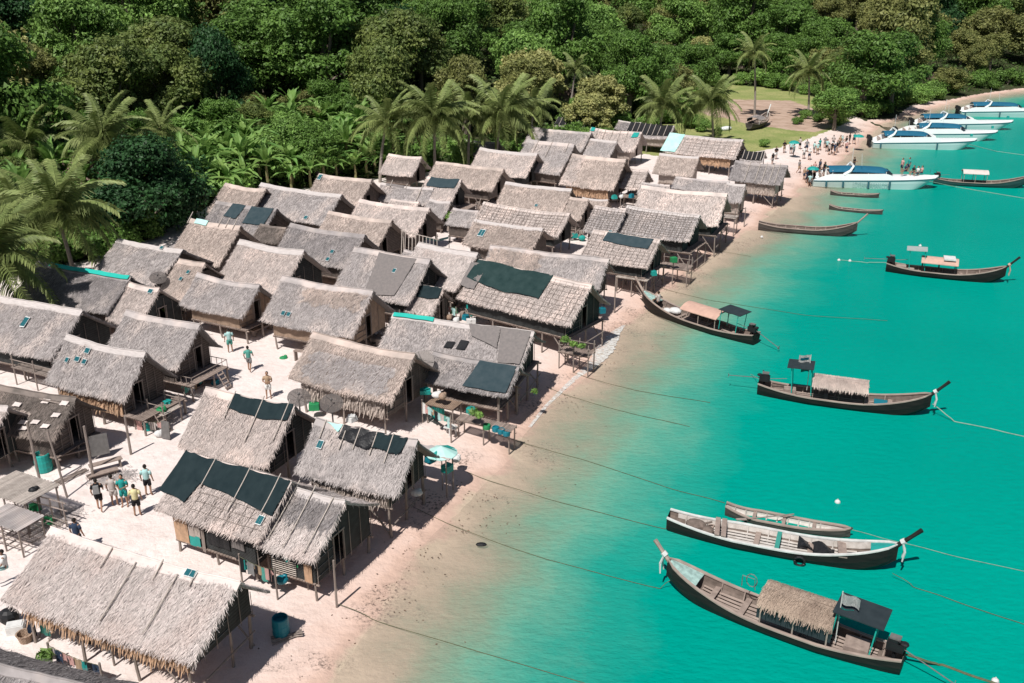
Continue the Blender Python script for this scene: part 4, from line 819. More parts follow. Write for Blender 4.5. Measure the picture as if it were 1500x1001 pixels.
def make_pose(kind):
    """facing +y. joints for hips, knees, ankles, shoulders, elbows, wrists"""
    z = {'sit': -.47}.get(kind, 0)
    hip = .90+z
    if kind == 'walk': legs = [((-.09, 0, hip-.02), (-.1, .18, .5), (-.1, .10, .08), (-.1, .26, .03)), ((.09, 0, hip-.02), (.1, -.04, .48), (.1, -.3, .12), (.1, -.2, .03))]; arms = [((-.19, 0, 1.38), (-.25, -.12, 1.12), (-.24, .02, .9)), ((.19, 0, 1.38), (.25, .08, 1.12), (.22, .26, .98))]
    elif kind == 'sit': legs = [((-.09, 0, hip), (-.13, .42, hip+.03), (-.13, .45, .06), (-.13, .6, .03)), ((.09, 0, hip), (.13, .42, hip+.03), (.13, .47, .06), (.13, .62, .03))]; arms = [((-.19, 0, 1.38+z), (-.24, .1, 1.12+z), (-.16, .33, 1.02+z)), ((.19, 0, 1.38+z), (.24, .1, 1.12+z), (.16, .33, 1.02+z))]
    elif kind == 'hold': legs = [((-.09, 0, hip-.02), (-.11, .03, .49), (-.12, -.02, .08), (-.13, .13, .03)), ((.09, 0, hip-.02), (.11, .04, .49), (.12, .02, .08), (.13, .17, .03))]; arms = [((-.19, 0, 1.38), (-.27, .0, 1.1), (-.1, .24, 1.12)), ((.19, 0, 1.38), (.27, .02, 1.1), (.1, .25, 1.14))]
    else: legs = [((-.09, 0, hip-.02), (-.11, .02, .49), (-.12, -.02, .08), (-.13, .13, .03)), ((.09, 0, hip-.02), (.11, .03, .49), (.12, .0, .08), (.14, .15, .03))]; arms = [((-.19, 0, 1.38), (-.27, -.03, 1.1), (-.28, .06, .86)), ((.19, 0, 1.38), (.27, -.02, 1.1), (.27, .08, .86))]
    V = [(0, 0, .93+z), (0, 0, 1.12+z), (0, .0, 1.34+z), (0, 0, 1.45+z), (0, .01, 1.5+z)]; Ed = [(0, 1), (1, 2), (2, 3), (3, 4)]; Rd = [.12, .11, .13, .055, .05]
    for l in legs:
        b = len(V); V += list(l); Ed += [(0, b), (b, b+1), (b+1, b+2), (b+2, b+3)]; Rd += [.09, .058, .04, .035]
    for a in arms:
        b = len(V); V += list(a); Ed += [(2, b), (b, b+1), (b+1, b+2)]; Rd += [.055, .042, .03]
    me = skin_mesh(V, Ed, Rd, 'body'); bm = bmesh.new(); bm.from_mesh(me)
    mb = MB(); mb.ell((0, .015, 1.6+z), (.078, .095, .115), 12, 9); mb.tube([(0, .1, 1.615+z), (0, .13, 1.585+z)], [.012, .02], 5)
    for sg in (-1, 1): mb.ell((sg*.08, .01, 1.6+z), (.015, .025, .035), 6, 4)
    for a in arms:
        wv = Vector(a[2]); d = (wv-Vector(a[1])).normalized(); sd_ = d.cross(Vector((0, 1, .3))).normalized()
        mb.ell(tuple(wv+d*.05), (.028, .032, .05), 7, 5)
        for k, ln in enumerate((.06, .075, .08, .07)):
            p0 = wv+d*.085+sd_*(k-1.5)*.017; mb.tube([p0, p0+d*ln*.55, p0+d*ln+Vector((0, .02, 0))], [.009, .008, .006], 4)
        p0 = wv+d*.04+sd_*-.03; mb.tube([p0, p0-sd_*.025+d*.04, p0-sd_*.03+d*.07], [.01, .009, .007], 4)
    add = mb.mesh('tmp', m_skin); bm.from_mesh(add); me2 = bpy.data.meshes.new('person_body_'+kind); bm.to_mesh(me2); bm.free(); me2.materials.clear(); me2.materials.append(m_skin)
    for p in me2.polygons: p.material_index = 0; p.use_smooth = True
    # clothing
    sh = MB(); sh.lathe([(.135, .90+z), (.15, 1.0+z), (.15, 1.12+z), (.175, 1.3+z), (.17, 1.4+z), (.1, 1.46+z), (.07, 1.47+z)], n=10)
    for a in arms: m_ = Vector(a[0])*.35+Vector(a[1])*.65; sh.tube([Vector(a[0])*.9+Vector((0, 0, 1.38+z))*.1, tuple(m_)], [.075, .07], 7)
    st = MB(); st.lathe([(.13, .98+z), (.155, .9+z), (.15, .83+z), (.05, .8+z)][::-1], n=10)
    for l in legs: k_ = Vector(l[0])*.25+Vector(l[1])*.75; st.tube([l[0], tuple(k_)], [.105, .095], 8)
    ha = MB(); ha.ell((0, -.012, 1.625+z), (.088, .1, .105), 10, 7)
    dr = MB(); 
    return me2, sh.mesh('shirt', CL['white'], True), st.mesh('shorts', CL['black'], True), ha.mesh('hair', m_hair, True)
POSE = {k: make_pose(k) for k in ('stand', 'walk', 'sit', 'hold')}
def person(x, y, z, face, pose, shirt, shorts, label, group=None, hair=True, scale=1.0, hat=None, bag=None):
    root = empty('person', (x, y, z), R(face), label, 'person', group); root.scale = (scale,)*3
    b, s, t, h = POSE[pose]
    for nm, me, mt in (('body', b, None), ('shirt', s, shirt), ('shorts', t, shorts), ('hair', h, None)):
        if mt == 'none': continue
        o = bpy.data.objects.new(nm, me); C.objects.link(o); o.parent = root
        if mt: o.material_slots[0].link = 'OBJECT'; o.material_slots[0].material = CL[mt]
    zz = -.47 if pose == 'sit' else 0
    if hat: g = MB(); g.lathe([(.2, 1.64+zz), (.1, 1.68+zz), (.09, 1.74+zz), (.0, 1.76+zz)], n=10); g.build('hat', CL[hat], root)
    if bag: g = MB(); g.box((0, -.2, 1.22+zz), (.28, .14, .4), taper=.85); g.build('backpack', CL[bag], root)
    return root
def P_(x, y, *a, dz=0, **k): return person(x, y, zt(x, y)+dz, *a, **k)
P_(-17.62, 40.31, 0, 'stand', 'pale', 'black', 'person in a pale teal shirt and black shorts, standing apart from the group of four')
P_(-19.43, 38.95, 15, 'walk', 'black', 'black', 'person in black with a small backpack, leftmost of the group in the square', bag='grey')
P_(-18.88, 39.35, 0, 'stand', 'print', 'print', 'person in a pale printed top and shorts, second from left in the group of four')
P_(-18.38, 39.31, 180, 'hold', 'teal', 'teal', 'person in a teal shirt facing the camera with a pale bag at the waist')
P_(-17.49, 38.47, 10, 'stand', 'yellow', 'black', 'person in a pale yellow shirt and black shorts, rightmost of the group of four')
P_(-19.0, 35.6, -10, 'stand', 'navy', 'black', 'person in a dark top half hidden behind the ridge of the nearest hut')
P_(-16.54, 55.32, 0, 'walk', 'green', 'grey', 'person in a sea green shirt and grey shorts walking away across the square', bag=None)
P_(-18.55, 58.25, 20, 'stand', 'pale', 'green', 'person in pale top and teal skirt standing beside the stilted hut of the square')
P_(-14.4, 51.37, 180, 'hold', 'tan', 'white', 'person in a tan shirt and white shorts facing the camera in the square')
P_(-20.9, 33.1, 120, 'sit', 'white', 'pale', 'seated person in white clothes at the left edge beside the nearest hut', dz=.5)
P_(-12.6, 55.4, 150, 'sit', 'white', 'tan', 'person in white sitting in the shade under the big hut with twin panels', dz=.4)
P_(11.0, 67.9, 40, 'sit', 'print', 'black', 'person seated on the bow of the beached green longtail', dz=.75)
P_(-3.1, 71.9, 200, 'stand', 'white', 'white', 'person in white standing between roofs left of the green solar panel')
cs = ['black', 'white', 'grey', 'black', 'pale', 'print', 'navy', 'pink', 'white', 'tan', 'teal']; rp = random.Random(4)
crowd = [(1131, 241), (1136, 233), (1148, 224), (1158, 225), (1162, 228), (1171, 218), (1181, 221), (1177, 231), (1185, 232), (1192, 222), (1197, 224), (1200, 218), (1208, 214), (1214, 223), (1218, 221), (1220, 212), (1226, 219), (1230, 212), (1233, 210), (1239, 212), (1240, 217), (1170, 250), (1178, 258), (1182, 262), (1187, 256), (1192, 262), (1196, 258), (1199, 252), (1204, 256), (1208, 250), (1186, 266), (1251, 206), (1244, 207), (1222, 223), (1211, 219), (1251, 240), (1193, 249), (1203, 262)]
def unproj(x, y, z=0.):
    a = (x-750)/1400; b = (500.5-y)/1400; cp, sp = math.cos(PITCH), math.sin(PITCH); ry = cp+b*sp; rz = -sp+b*cp; t = (z-CAM_H)/rz; return a*t, ry*t
for i, (px, py) in enumerate(crowd):
    x, y = unproj(px, py+2, .45); c = rp.choice(cs); c2 = rp.choice(['black', 'navy', 'grey', 'white', 'tan'])
    nm = {'print': 'patterned', 'pale': 'pale teal', 'green': 'sea green'}.get(c, c)
    lbl = f'day tripper in a {nm} top and {c2} shorts ' + ('near the closest speedboat stern' if py > 245 and px > 1165 else 'on the sand by the clearing')
    z_ = max(zt(x, y), -.45)
    person(x, y, z_, rp.uniform(0, 360), rp.choice(['stand', 'walk', 'hold', 'stand']), c, c2, lbl, 'day trippers gathered on the far beach', scale=rp.uniform(.9, 1.02), hat=('white' if rp.random() < .25 else None))
u1 = np.array([math.cos(R(-9.9)), math.sin(R(-9.9))]); v1 = np.array([-u1[1], u1[0]])
for t, yy, z_, pose, c, lb in ((3.1, .9, 1.55, 'stand', 'pink', 'bare shouldered person standing beside the canopy tip of the nearest speedboat'), (3.9, 1.1, 1.6, 'stand', 'teal', 'person in teal standing on the foredeck of the nearest speedboat'),
        (3.3, -.4, 1.6, 'sit', 'navy', 'person in navy sitting under the canopy tip of the nearest speedboat'), (4.3, .1, 1.35, 'sit', 'black', 'person in black sitting on the speedboat foredeck'), (4.7, -.2, 1.35, 'sit', 'white', 'person in white sitting on the speedboat foredeck'), (5.2, .1, 1.35, 'sit', 'pink', 'person in pink sitting foremost on the speedboat foredeck'),
        (-6.3, .4, 1.2, 'stand', 'navy', 'person in navy climbing the stern of the nearest speedboat'), (-5.9, -.6, 1.1, 'stand', 'black', 'person in black boarding the stern of the nearest speedboat')):
    p = np.array([42.9, 112.2])+u1*t+v1*yy; person(p[0], p[1], z_, 100, pose, c, 'navy', lb)

# ------------------------------------------------------------------ vegetation
def leafmat(name, c1, c2, tr=.28, isl=.7):
    return M(name, c1, c2, scale=.5, detail=3, rough=.55, island=isl, spec=.3, trans=tr, objvar=.25)
LM = dict(mid=leafmat('leaf_mid', (0.15, 0.269, 0.053), (0.088, 0.175, 0.036)), bright=leafmat('leaf_bright', (0.237, 0.388, 0.089), (0.138, 0.263, 0.059)), dark=leafmat('leaf_dark', (0.044, 0.119, 0.036), (0.022, 0.069, 0.024)),
          olive=leafmat('leaf_olive', (0.263, 0.269, 0.089), (0.163, 0.188, 0.059)), yellow=leafmat('leaf_yellow', (.46, .44, .17), (.30, .33, .12)), brown=leafmat('twig_brown', (.26, .18, .145), (.17, .12, .10), .1),
          palm=leafmat('leaf_palm', (0.325, 0.375, 0.137), (0.188, 0.244, 0.077)), banana=leafmat('leaf_banana', (0.25, 0.38, 0.10), (0.112, 0.263, 0.065), .35), feather=leafmat('leaf_feather', (0.206, 0.25, 0.065), (0.112, 0.169, 0.048)))
m_bark = M('bark', (.20, .16, .13), (.12, .10, .08), scale=5, stretch=(1, 1, .3))
m_barkp = M('bark_pale', (.34, .30, .26), (.22, .19, .165), scale=5, stretch=(1, 1, .3))
def leaves(cent, nrm, size, r, aspect=1.7, jitter=.6):
    n = len(cent); d = nrm+r.normal(0, jitter, (n, 3)); d /= np.linalg.norm(d, axis=1)[:, None]+1e-9
    a = np.cross(d, r.normal(0, 1, (n, 3))); a /= np.linalg.norm(a, axis=1)[:, None]+1e-9; b = np.cross(d, a)
    s = size*r.uniform(.6, 1.4, n)[:, None]
    return np.stack([cent-a*s*aspect*.5, cent-b*s*.42+a*s*.05, cent+a*s*aspect*.5, cent+b*s*.42+a*s*.05], 1)
def tree_proto(seed, Rr, Hc, hb, nb, nl, size, mat, blob=.36, flat=.75, droop=0, layered=False, name='tree', twigs=False):
    """crown radius Rr, crown height Hc, crown base hb"""
    r = np.random.default_rng(seed); root = bpy.data.objects.new(name, None); root.empty_display_size = .3
    Bc = []
    for k in range(nb):
        a = r.uniform(0, 2*np.pi); q = math.sqrt(r.random())*.8; h = r.random()**.8 if not layered else (r.integers(0, 4)+.5)/4
        prof = math.sqrt(max(.05, 1-(abs(h-.35)/.68)**2)) if not layered else (1-.55*h)
        Bc.append((a, q, h, Rr*q*prof*math.cos(a), Rr*q*prof*math.sin(a), hb+Hc*h*.92, Rr*blob*r.uniform(.65, 1.25)))
    cents = []; nrms = []
    per = nl//nb
    for (_, _, _, x, y, z, br) in Bc:
        d = r.normal(0, 1, (per, 3)); d[:, 2] = d[:, 2]*.8+.35; d /= np.linalg.norm(d, axis=1)[:, None]
        lump = 1+.30*np.sin(d[:, 0]*7+x)*np.cos(d[:, 1]*6+y)+.14*np.sin(d[:, 2]*11+x*3)
        rad = br*lump*np.where(r.random(per) < .8, r.uniform(.86, 1.06, per), r.uniform(.35, .9, per))
        P = d*rad[:, None]*np.array([1, 1, flat])+np.array([x, y, z]); P[:, 2] -= droop*r.random(per)
        cents.append(P); nrms.append(d)
    cents = np.concatenate(cents); nrms = np.concatenate(nrms); keep = cents[:, 2] > .25; cents = cents[keep]; nrms = nrms[keep]
    mb = MB(); mb.quads(leaves(cents, nrms*.8+np.array([0, 0, .35]), size, r, jitter=.55))
    cr = bpy.data.objects.new('crown', mb.mesh('crown_'+name, mat)); cr.parent = root
    tb = MB(); top = (r.normal(0, .3), r.normal(0, .3), hb+Hc*.45); rt = .04*(hb+Hc)
    tb.tube([(0, 0, -.6), (top[0]*.3, top[1]*.3, hb*.6), (top[0]*.7, top[1]*.7, hb+Hc*.2), top], [rt*1.25, rt, rt*.75, rt*.3], 8)
    for (_, _, _, x, y, z, br) in Bc[:9 if not twigs else len(Bc)]:
        s0 = Vector((top[0]*.6, top[1]*.6, hb*.7+Hc*.1)); e = Vector((x, y, z+ (br*.4 if twigs else 0))); mid = s0.lerp(e, .5)+Vector((0, 0, -.25)); tb.tube([s0, mid, e], [rt*.45, rt*.28, rt*.1], 5)
    tr = bpy.data.objects.new('trunk', tb.mesh('trunk_'+name, m_barkp if mat in (LM['brown'],) else m_bark)); tr.parent = root
    return root
KIND = {
 'mid': [tree_proto(11, 5, 6.5, 3.2, 26, 23000, 0.228, LM['mid']), tree_proto(12, 5, 7.5, 3.5, 30, 23000, 0.213, LM['mid'], blob=.3)],
 'bright': [tree_proto(13, 5, 6, 2.6, 24, 23000, 0.228, LM['bright'], blob=.34), tree_proto(14, 5, 5.5, 2.6, 34, 23000, 0.198, LM['bright'], blob=.27)],
 'dark': [tree_proto(15, 4.6, 7, 1.2, 22, 23000, 0.213, LM['dark'], blob=.42), tree_proto(16, 5, 8, 3, 26, 23000, 0.228, LM['dark'], blob=.33)],
 'olive': [tree_proto(17, 5, 5.5, 2.8, 30, 14000, .24, LM['olive'], blob=.3), tree_proto(18, 5, 6.5, 3.0, 30, 16000, .2, LM['olive'], blob=.26)],
 'yellow': [tree_proto(19, 5, 6.0, 2.0, 40, 15000, .26, LM['yellow'], blob=.24)],
 'feather': [tree_proto(20, 5.5, 5, 3.4, 34, 20000, .19, LM['feather'], blob=.27, flat=.5), tree_proto(24, 5, 6, 3, 20, 20000, .2, LM['feather'], blob=.4, flat=.7)],
 'brown': [tree_proto(21, 4, 4, 1.5, 30, 2600, .20, LM['brown'], blob=.3, twigs=True)],
 'shrub': [tree_proto(22, 2.4, 2.2, .3, 14, 5000, .22, LM['bright'], blob=.42, name='shrub'), tree_proto(23, 2.4, 2.0, .3, 14, 5000, .2, LM['mid'], blob=.42, name='shrub')],
}
LBL = {'mid': 'mid green rounded forest tree on the wooded slope', 'bright': 'bright green leafy forest tree on the wooded slope', 'dark': 'dark green dense forest tree on the wooded slope', 'olive': 'olive brown forest tree on the wooded slope',
       'yellow': 'yellowish flowering forest tree on the wooded slope', 'feather': 'fine feathery leaved forest tree on the wooded slope', 'brown': 'bare brownish twiggy tree on the wooded slope', 'shrub': 'low green shrub filling the forest edge'}
def plant(kind, x, y, s, rz=None, label=None, sz=None, group=None, name=None, v=None, z=None):
    pr_ = KIND[kind][v if v is not None else rp.randrange(len(KIND[kind]))]; r = bpy.data.objects.new(name or ('forest_tree' if kind != 'shrub' else 'shrub'), None); C.objects.link(r); r.empty_display_size = .3
    for ch in pr_.children:
        c = ch.copy(); C.objects.link(c); c.parent = r
    r.location = (x, y, zt(x, y) if z is None else z); r.rotation_euler = (0, 0, rp.uniform(0, 6.28) if rz is None else rz); r.scale = (s, s, sz or s)
    tag(r, label or LBL[kind], 'tree' if kind != 'shrub' else 'shrub', group or (('forest trees: '+kind) if kind != 'shrub' else 'shrubs at the forest edge')); return r
# individual trees one can tell apart
plant('dark', -33.4, 86.5, 1.18, label='dense dark round tree beside the tan hut with loose poles', v=0, sz=1.05, name='round_tree')
plant('brown', -40.5, 93.0, 1.0, label='bare pinkish brown bush between the palms and the dark round tree', name='bare_bush')
plant('dark', -38.6, 128.0, .95, label='dark conical tree rising alone from the lighter slope at upper left', v=0, sz=1.5, name='conical_tree')
plant('yellow', 3.0, 147.0, 1.2, label='large pale yellow green tree behind the palms above the village', v=0, name='flowering_tree')
plant('yellow', 12.8, 144.0, .95, label='pale yellow green tree to the right of the larger yellowish one', v=0, name='flowering_tree')
plant('bright', 9.6, 139.2, .62, label='rounded bright green tree hugging the last roofs beside a yellowish shrub', name='village_tree')
plant('bright', -26.0, 112.5, .8, label='bushy bright tree at the back edge of the roofs left of the palms', name='village_tree')
plant('mid', -22.6, 110.5, .6, label='lower bushy tree touching the small pale hut at the back edge', name='village_tree')
plant('bright', 49.5, 148.5, .8, label='spreading layered green tree shading the sand behind the crowd', v=0, name='beach_tree', sz=.7)
plant('mid', 59.0, 163.5, 1.35, label='big dark rounded tree overhanging the sand behind the speedboats', name='beach_tree')
plant('mid', 65.5, 169.0, 1.2, label='leafy tree at the beach end reaching over the far speedboats', name='beach_tree')
plant('feather', -47.5, 116.0, 1.35, label='broad feathery crowned tree above the left palms', name='feathery_tree')
plant('bright', -57.5, 104.0, 1.35, label='tall bright green tree at the far left edge of the slope', name='edge_tree')
# forest
placed = []; rf = random.Random(12); big = []
for k in range(16000):
    y = rf.uniform(70, 290); x = rf.uniform(-.62*y-14, .66*y+16); 
    if len(big) > 9000: break
    big.append((x, y))
PB = np.array(big); f_ = sdist(PB, FOREST); shd = sdist(PB, SHORE); zb = zterr(PB[:, 0], PB[:, 1])
cnt = {}; species_seed = [(rf.uniform(-90, 130), rf.uniform(70, 290), rf.choice(['mid', 'bright', 'dark', 'olive', 'mid', 'bright', 'feather', 'olive', 'yellow'])) for _ in range(120)]
ntree = 0
own = [(-33.4, 86.5), (-40.5, 93), (-38.6, 128), (3, 147), (12.8, 144), (49.5, 148.5), (59, 163.5), (65.5, 169), (-47.5, 116), (-57.5, 104)]
for (x, y), f, sh, z in zip(big, f_, shd, zb):
    if f < 2.5 or sh < (3.5 if x < 85 else 2.2): continue
    # banana grove and palm belt kept lower
    s = rf.uniform(.85, 1.7) if f > 14 else rf.uniform(.7, 1.0)
    if x < 0 and f < 22 and y < 128 and x > -50: continue
    ang = math.atan2(CAM_H-(z+2), math.hypot(x, y)); top_v = PITCH-math.atan2(CAM_H-(z+1.5), y)
    if math.tan(top_v) > 560/1400: continue
    if math.tan(PITCH-math.atan2(CAM_H-z-1, y)) > 505/1400 and rf.random() < .5: continue
    rad = 4.3*s
    if any((x-a)**2+(y-b)**2 < (rad+q)**2*.50 for a, b, q in placed): continue
    if any((x-a)**2+(y-b)**2 < 30 for a, b in own): continue
    if ntree >= 298: break
    placed.append((x, y, rad)); kd = min(species_seed, key=lambda q: (q[0]-x)**2+(q[1]-y)**2)[2]
    if rf.random() < .22: kd = rf.choice(['mid', 'dark', 'olive', 'bright', 'feather', 'mid', 'brown'])
    if kd == 'brown': s *= .6
    if kd == 'yellow' and rf.random() < .6: kd = 'olive'
    if x > 62 and kd in ('bright', 'yellow'): kd = 'olive'
    plant(kd, x, y, s, sz=s*rf.uniform(.85, 1.25)); ntree += 1
print('forest trees', ntree)
# shrubs at the edge
ns = 0
for k in range(3000):
    if ns >= 110: break
    j = rf.randrange(len(FOREST)-2); q = rf.random(); a = FOREST[j]*(1-q)+FOREST[j+1]*q; d = FOREST[j+1]-FOREST[j]; n_ = np.array([-d[1], d[0]])/np.hypot(*d); p = a+n_*rf.uniform(-.5, 6)
    if p[1] < 55 or p[1] > 230 or abs(p[0]) > .62*p[1]+10 or zt(*p) < .3: continue
    if any((p[0]-a_)**2+(p[1]-b_)**2 < 3.2**2 for a_, b_, in [(o[0], o[1]) for o in cnt.get('s', [])]): continue
    cnt.setdefault('s', []).append(p); plant('shrub', p[0], p[1], rf.uniform(.6, 1.15)); ns += 1
for (px, py, s) in ((905, 168, .9), (925, 163, 1.0), (945, 172, .8), (962, 176, .8), (985, 180, .9), (1000, 168, 1.1), (1015, 188, .7), (1030, 192, .6), (1000, 150, 1.2), (1010, 185, .6), (1052, 197, .4), (1120, 213, .35), (1225, 178, .6), (1200, 176, .5), (1180, 172, .45), (1168, 180, .4)):
    x, y = unproj(px, py, 1); plant('shrub', x, y, s, label='low green bush on the grass clearing near the sand', group='bushes on the clearing')
for (px, py, k, s_) in ((935, 150, 'mid', .8), (965, 140, 'bright', .9), (985, 150, 'olive', .8), (1010, 135, 'mid', .9), (1225, 165, 'bright', .5)):
    x, y = unproj(px, py+12, 1); plant(k, x, y, s_, label='small leafy tree at the edge of the grass clearing', group='small trees at the clearing edge')

# understory: nobody could count it
gr = np.random.default_rng(31); n = 170000; gx = gr.uniform(-1, 1, n); gy = gr.uniform(60, 290, n); gx = gx*(.62*gy+12); GP = np.stack([gx, gy], 1); gf = sdist(GP, FOREST); gs = sdist(GP, SHORE); k_ = (gf > .3) & (gs > 3); GP = GP[k_]
gz = zterr(GP[:, 0], GP[:, 1])+gr.random(len(GP))**2*1.6*(.6+.5*vnoise(GP[:, 0]*1.5, GP[:, 1]*1.5, 3))+.1; g = MB(); c_ = np.column_stack([GP, gz]); d_ = gr.normal(0, .5, (len(GP), 3))+np.array([0, 0, 1.]); d_ /= np.linalg.norm(d_, axis=1)[:, None]
g.quads(leaves(c_, d_, .38, gr)); o = g.build('ground_cover', leafmat('leaf_ground', (.10, .17, .04), (.06, .11, .03))); tag(o, kind='stuff')
# low thicket behind the banana grove
nk = 0; lowp = []
for k in range(4000):
    if nk >= 46: break
    x = rf.uniform(-75, -4); y = rf.uniform(88, 140); f = sdist(np.array([[x, y]]), FOREST)[0]
    if not (15 < f < 25) or any((x-a)**2+(y-b)**2 < 12 for a, b in lowp+own): continue
    lowp.append((x, y)); plant(rf.choice(['olive', 'bright', 'mid', 'feather', 'olive']), x, y, rf.uniform(.42, .66), label='low bushy tree in the thicket between banana grove and tall forest', group='thicket trees behind the banana grove'); nk += 1
# palms
def frond_mesh(seed, Lf=4.6, nl=62, droop=1.0):
    r = np.random.default_rng(seed); mb = MB(); t = np.linspace(0, 1, 12)
    def rach(t): return np.stack([Lf*(t-.12*droop*t**3), 0*t+.12*np.sin(t*3+seed), Lf*(.42*t-.72*droop*t**2.2)], -1)
    Pr = rach(t); mb.tube([tuple(p) for p in Pr], list(np.linspace(.05, .012, 12)), 4)
    Q = []
    for tt in np.linspace(.1, 1, nl):
        p = rach(np.array(tt)); ll = (1.05*math.sin(min(1, tt*1.25+.12)*math.pi*.92)**.6+.12)*r.uniform(.8, 1.1)
        for sg in (-1, 1):
            d = np.array([.45, sg*.85, -.15-.5*r.random()*droop]); d /= np.linalg.norm(d); e = p+d*ll; m_ = p+d*ll*.5+np.array([0, 0, .05]); wv = np.array([.045, 0, .0])
            Q.append([p-wv, p+wv, m_+wv, m_-wv]); e[2] -= .25*ll; Q.append([m_-wv, m_+wv, e+wv*.2, e-wv*.2])
    mb.quads(Q); return mb.mesh('frond', LM['palm'])
FR = [frond_mesh(1, droop=.8), frond_mesh(2, droop=1.1), frond_mesh(3, droop=1.4), frond_mesh(4, droop=.45)]
def palm(x, y, zc, s, label, nf=18, lean=None):
    nf = int(nf*1.3)
    z0 = zt(x, y)-.2; lean = lean or (rf.uniform(-1, 1), rf.uniform(-1, 1)); h = zc-z0; root = empty('coconut_palm', (x-lean[0], y-lean[1], z0), 0, label, 'palm', 'coconut palms behind the village')
    tb = MB(); pts = [(lean[0]*q**1.6, lean[1]*q**1.6, h*q) for q in np.linspace(0, 1, 9)]; tb.tube(pts, list(np.linspace(.2, .12, 9)), 8); tb.build('trunk', m_barkp, root)
    cb = MB(); 
    for k in range(7): a = k*.9; cb.ell((lean[0]+.22*math.cos(a), lean[1]+.22*math.sin(a), h-.35), (.14, .14, .17), 6, 5)
    cb.tube([(lean[0], lean[1], h-.3), (lean[0], lean[1], h+.25)], [.2, .1], 7); cb.build('coconuts', M('coconut', (.28, .22, .10), (.2, .17, .08)) if 'coconut' not in bpy.data.materials else bpy.data.materials['coconut'], root)
    for k in range(nf):
        q = k/nf; m_ = FR[3] if q < .22 else FR[0] if q < .5 else FR[1] if q < .78 else FR[2]
        o = bpy.data.objects.new('frond', m_); C.objects.link(o); o.parent = root; o.location = (lean[0], lean[1], h+.1-.25*q); az = k*2.39996+rf.uniform(-.2, .2); el = -.82+q*1.35+rf.uniform(-.1, .1)
        o.rotation_euler = Euler((rf.uniform(-.25, .25), el if q < .5 else min(el, .3), az)); o.scale = (s*rf.uniform(.85, 1.1),)*3
for x, y, zc, s, lb, nf in ((-34.6, 71.0, 7.2, 1.15, 'largest coconut palm at the left, hanging over the teal ridged hut', 24), (-39.5, 92.8, 9, 1.1, 'coconut palm behind the bare brown bush at upper left', 20), (-35.6, 97.7, 9.0, .8, 'upright young palm just left of the banana grove', 12),
        (-35.0, 61.0, 6.5, 1.2, 'coconut palm cut by the left edge over the long grey hut', 22), (-14.4, 110.9, 7.6, 1.0, 'leftmost palm of the row above the small pale back hut', 16), (-8.8, 110.2, 8.3, 1.15, 'full fountain shaped palm in the middle of the palm row', 24),
        (-4.9, 114.8, 8.2, .95, 'thin palm between the two fullest palms of the row', 11), (-1.2, 114.3, 8.2, 1.2, 'tallest wide palm right of the fountain shaped one', 20), (2.8, 125, 7.5, 1.0, 'rightmost palm of the row in front of the yellowish tree', 12),
        (20.6, 132.6, 6.6, 1.05, 'palm standing over the black sheeted hut', 18), (27.3, 134.0, 6.8, 1.1, 'palm at the left edge of the grass clearing', 20), (38.6, 158.5, 11.2, .8, 'tall thin pale trunked palm on the clearing', 16),
        (48.4, 161, 8.0, .95, 'shorter full palm beside the tall one on the clearing', 18), (9.7, 150.5, 9.5, .7, 'small palm poking out between the yellowish trees', 12), (-42.2, 80, 5.6, .9, 'low palm behind the largest left palm', 14), (-48, 95, 8, 1, 'palm deep in the left thicket', 14)):
    palm(x, y, zc, s, lb, nf)
# bananas
def banana_proto(seed, nf=9, Lf=2.3):
    r = np.random.default_rng(seed); root = bpy.data.objects.new('banana_plant', None); st = MB(); h = r.uniform(1.6, 2.4)
    st.tube([(0, 0, -.3), (.05, 0, h*.5), (0, .05, h)], [.16, .13, .09], 7); so = bpy.data.objects.new('stem', st.mesh('stem', M('banana_stem', (.22, .24, .10), (.2, .14, .08)) if 'banana_stem' not in bpy.data.materials else bpy.data.materials['banana_stem'])); so.parent = root
    for k in range(nf):
        az = k*2.4+r.uniform(-.3, .3); el = r.uniform(.6, 1.45); t = np.linspace(0, 1, 9); L_ = Lf*r.uniform(.8, 1.2); cx = np.cos(el)*t+.25*t**2; cz = np.sin(el)*t-.75*(.4+.6*(1.4-el))*t**2.2
        mid = np.stack([cx*L_*np.cos(az), cx*L_*np.sin(az), h+cz*L_], 1); wd = .24*np.sin(np.clip(t*1.02+.08, 0, 1)*np.pi)**.55; sd_ = np.array([-np.sin(az), np.cos(az), 0]); lb = MB()
        Pm = np.stack([mid+sd_*(wd*q)[:, None]+np.array([0, 0, .09*abs(q)]) for q in (-1, 0, 1)], 1)
        Pm[:, 0] += r.normal(0, .03, (9, 3)); Pm[:, 2] += r.normal(0, .03, (9, 3)); lb.grid(Pm)
        o = bpy.data.objects.new('banana_leaf', lb.mesh('banana_leaf', LM['banana'])); o.parent = root
    return root
BP = [banana_proto(s, nf=n) for s, n in ((1, 13), (2, 15), (3, 12), (4, 14))]
nbp = 0; bpl = []
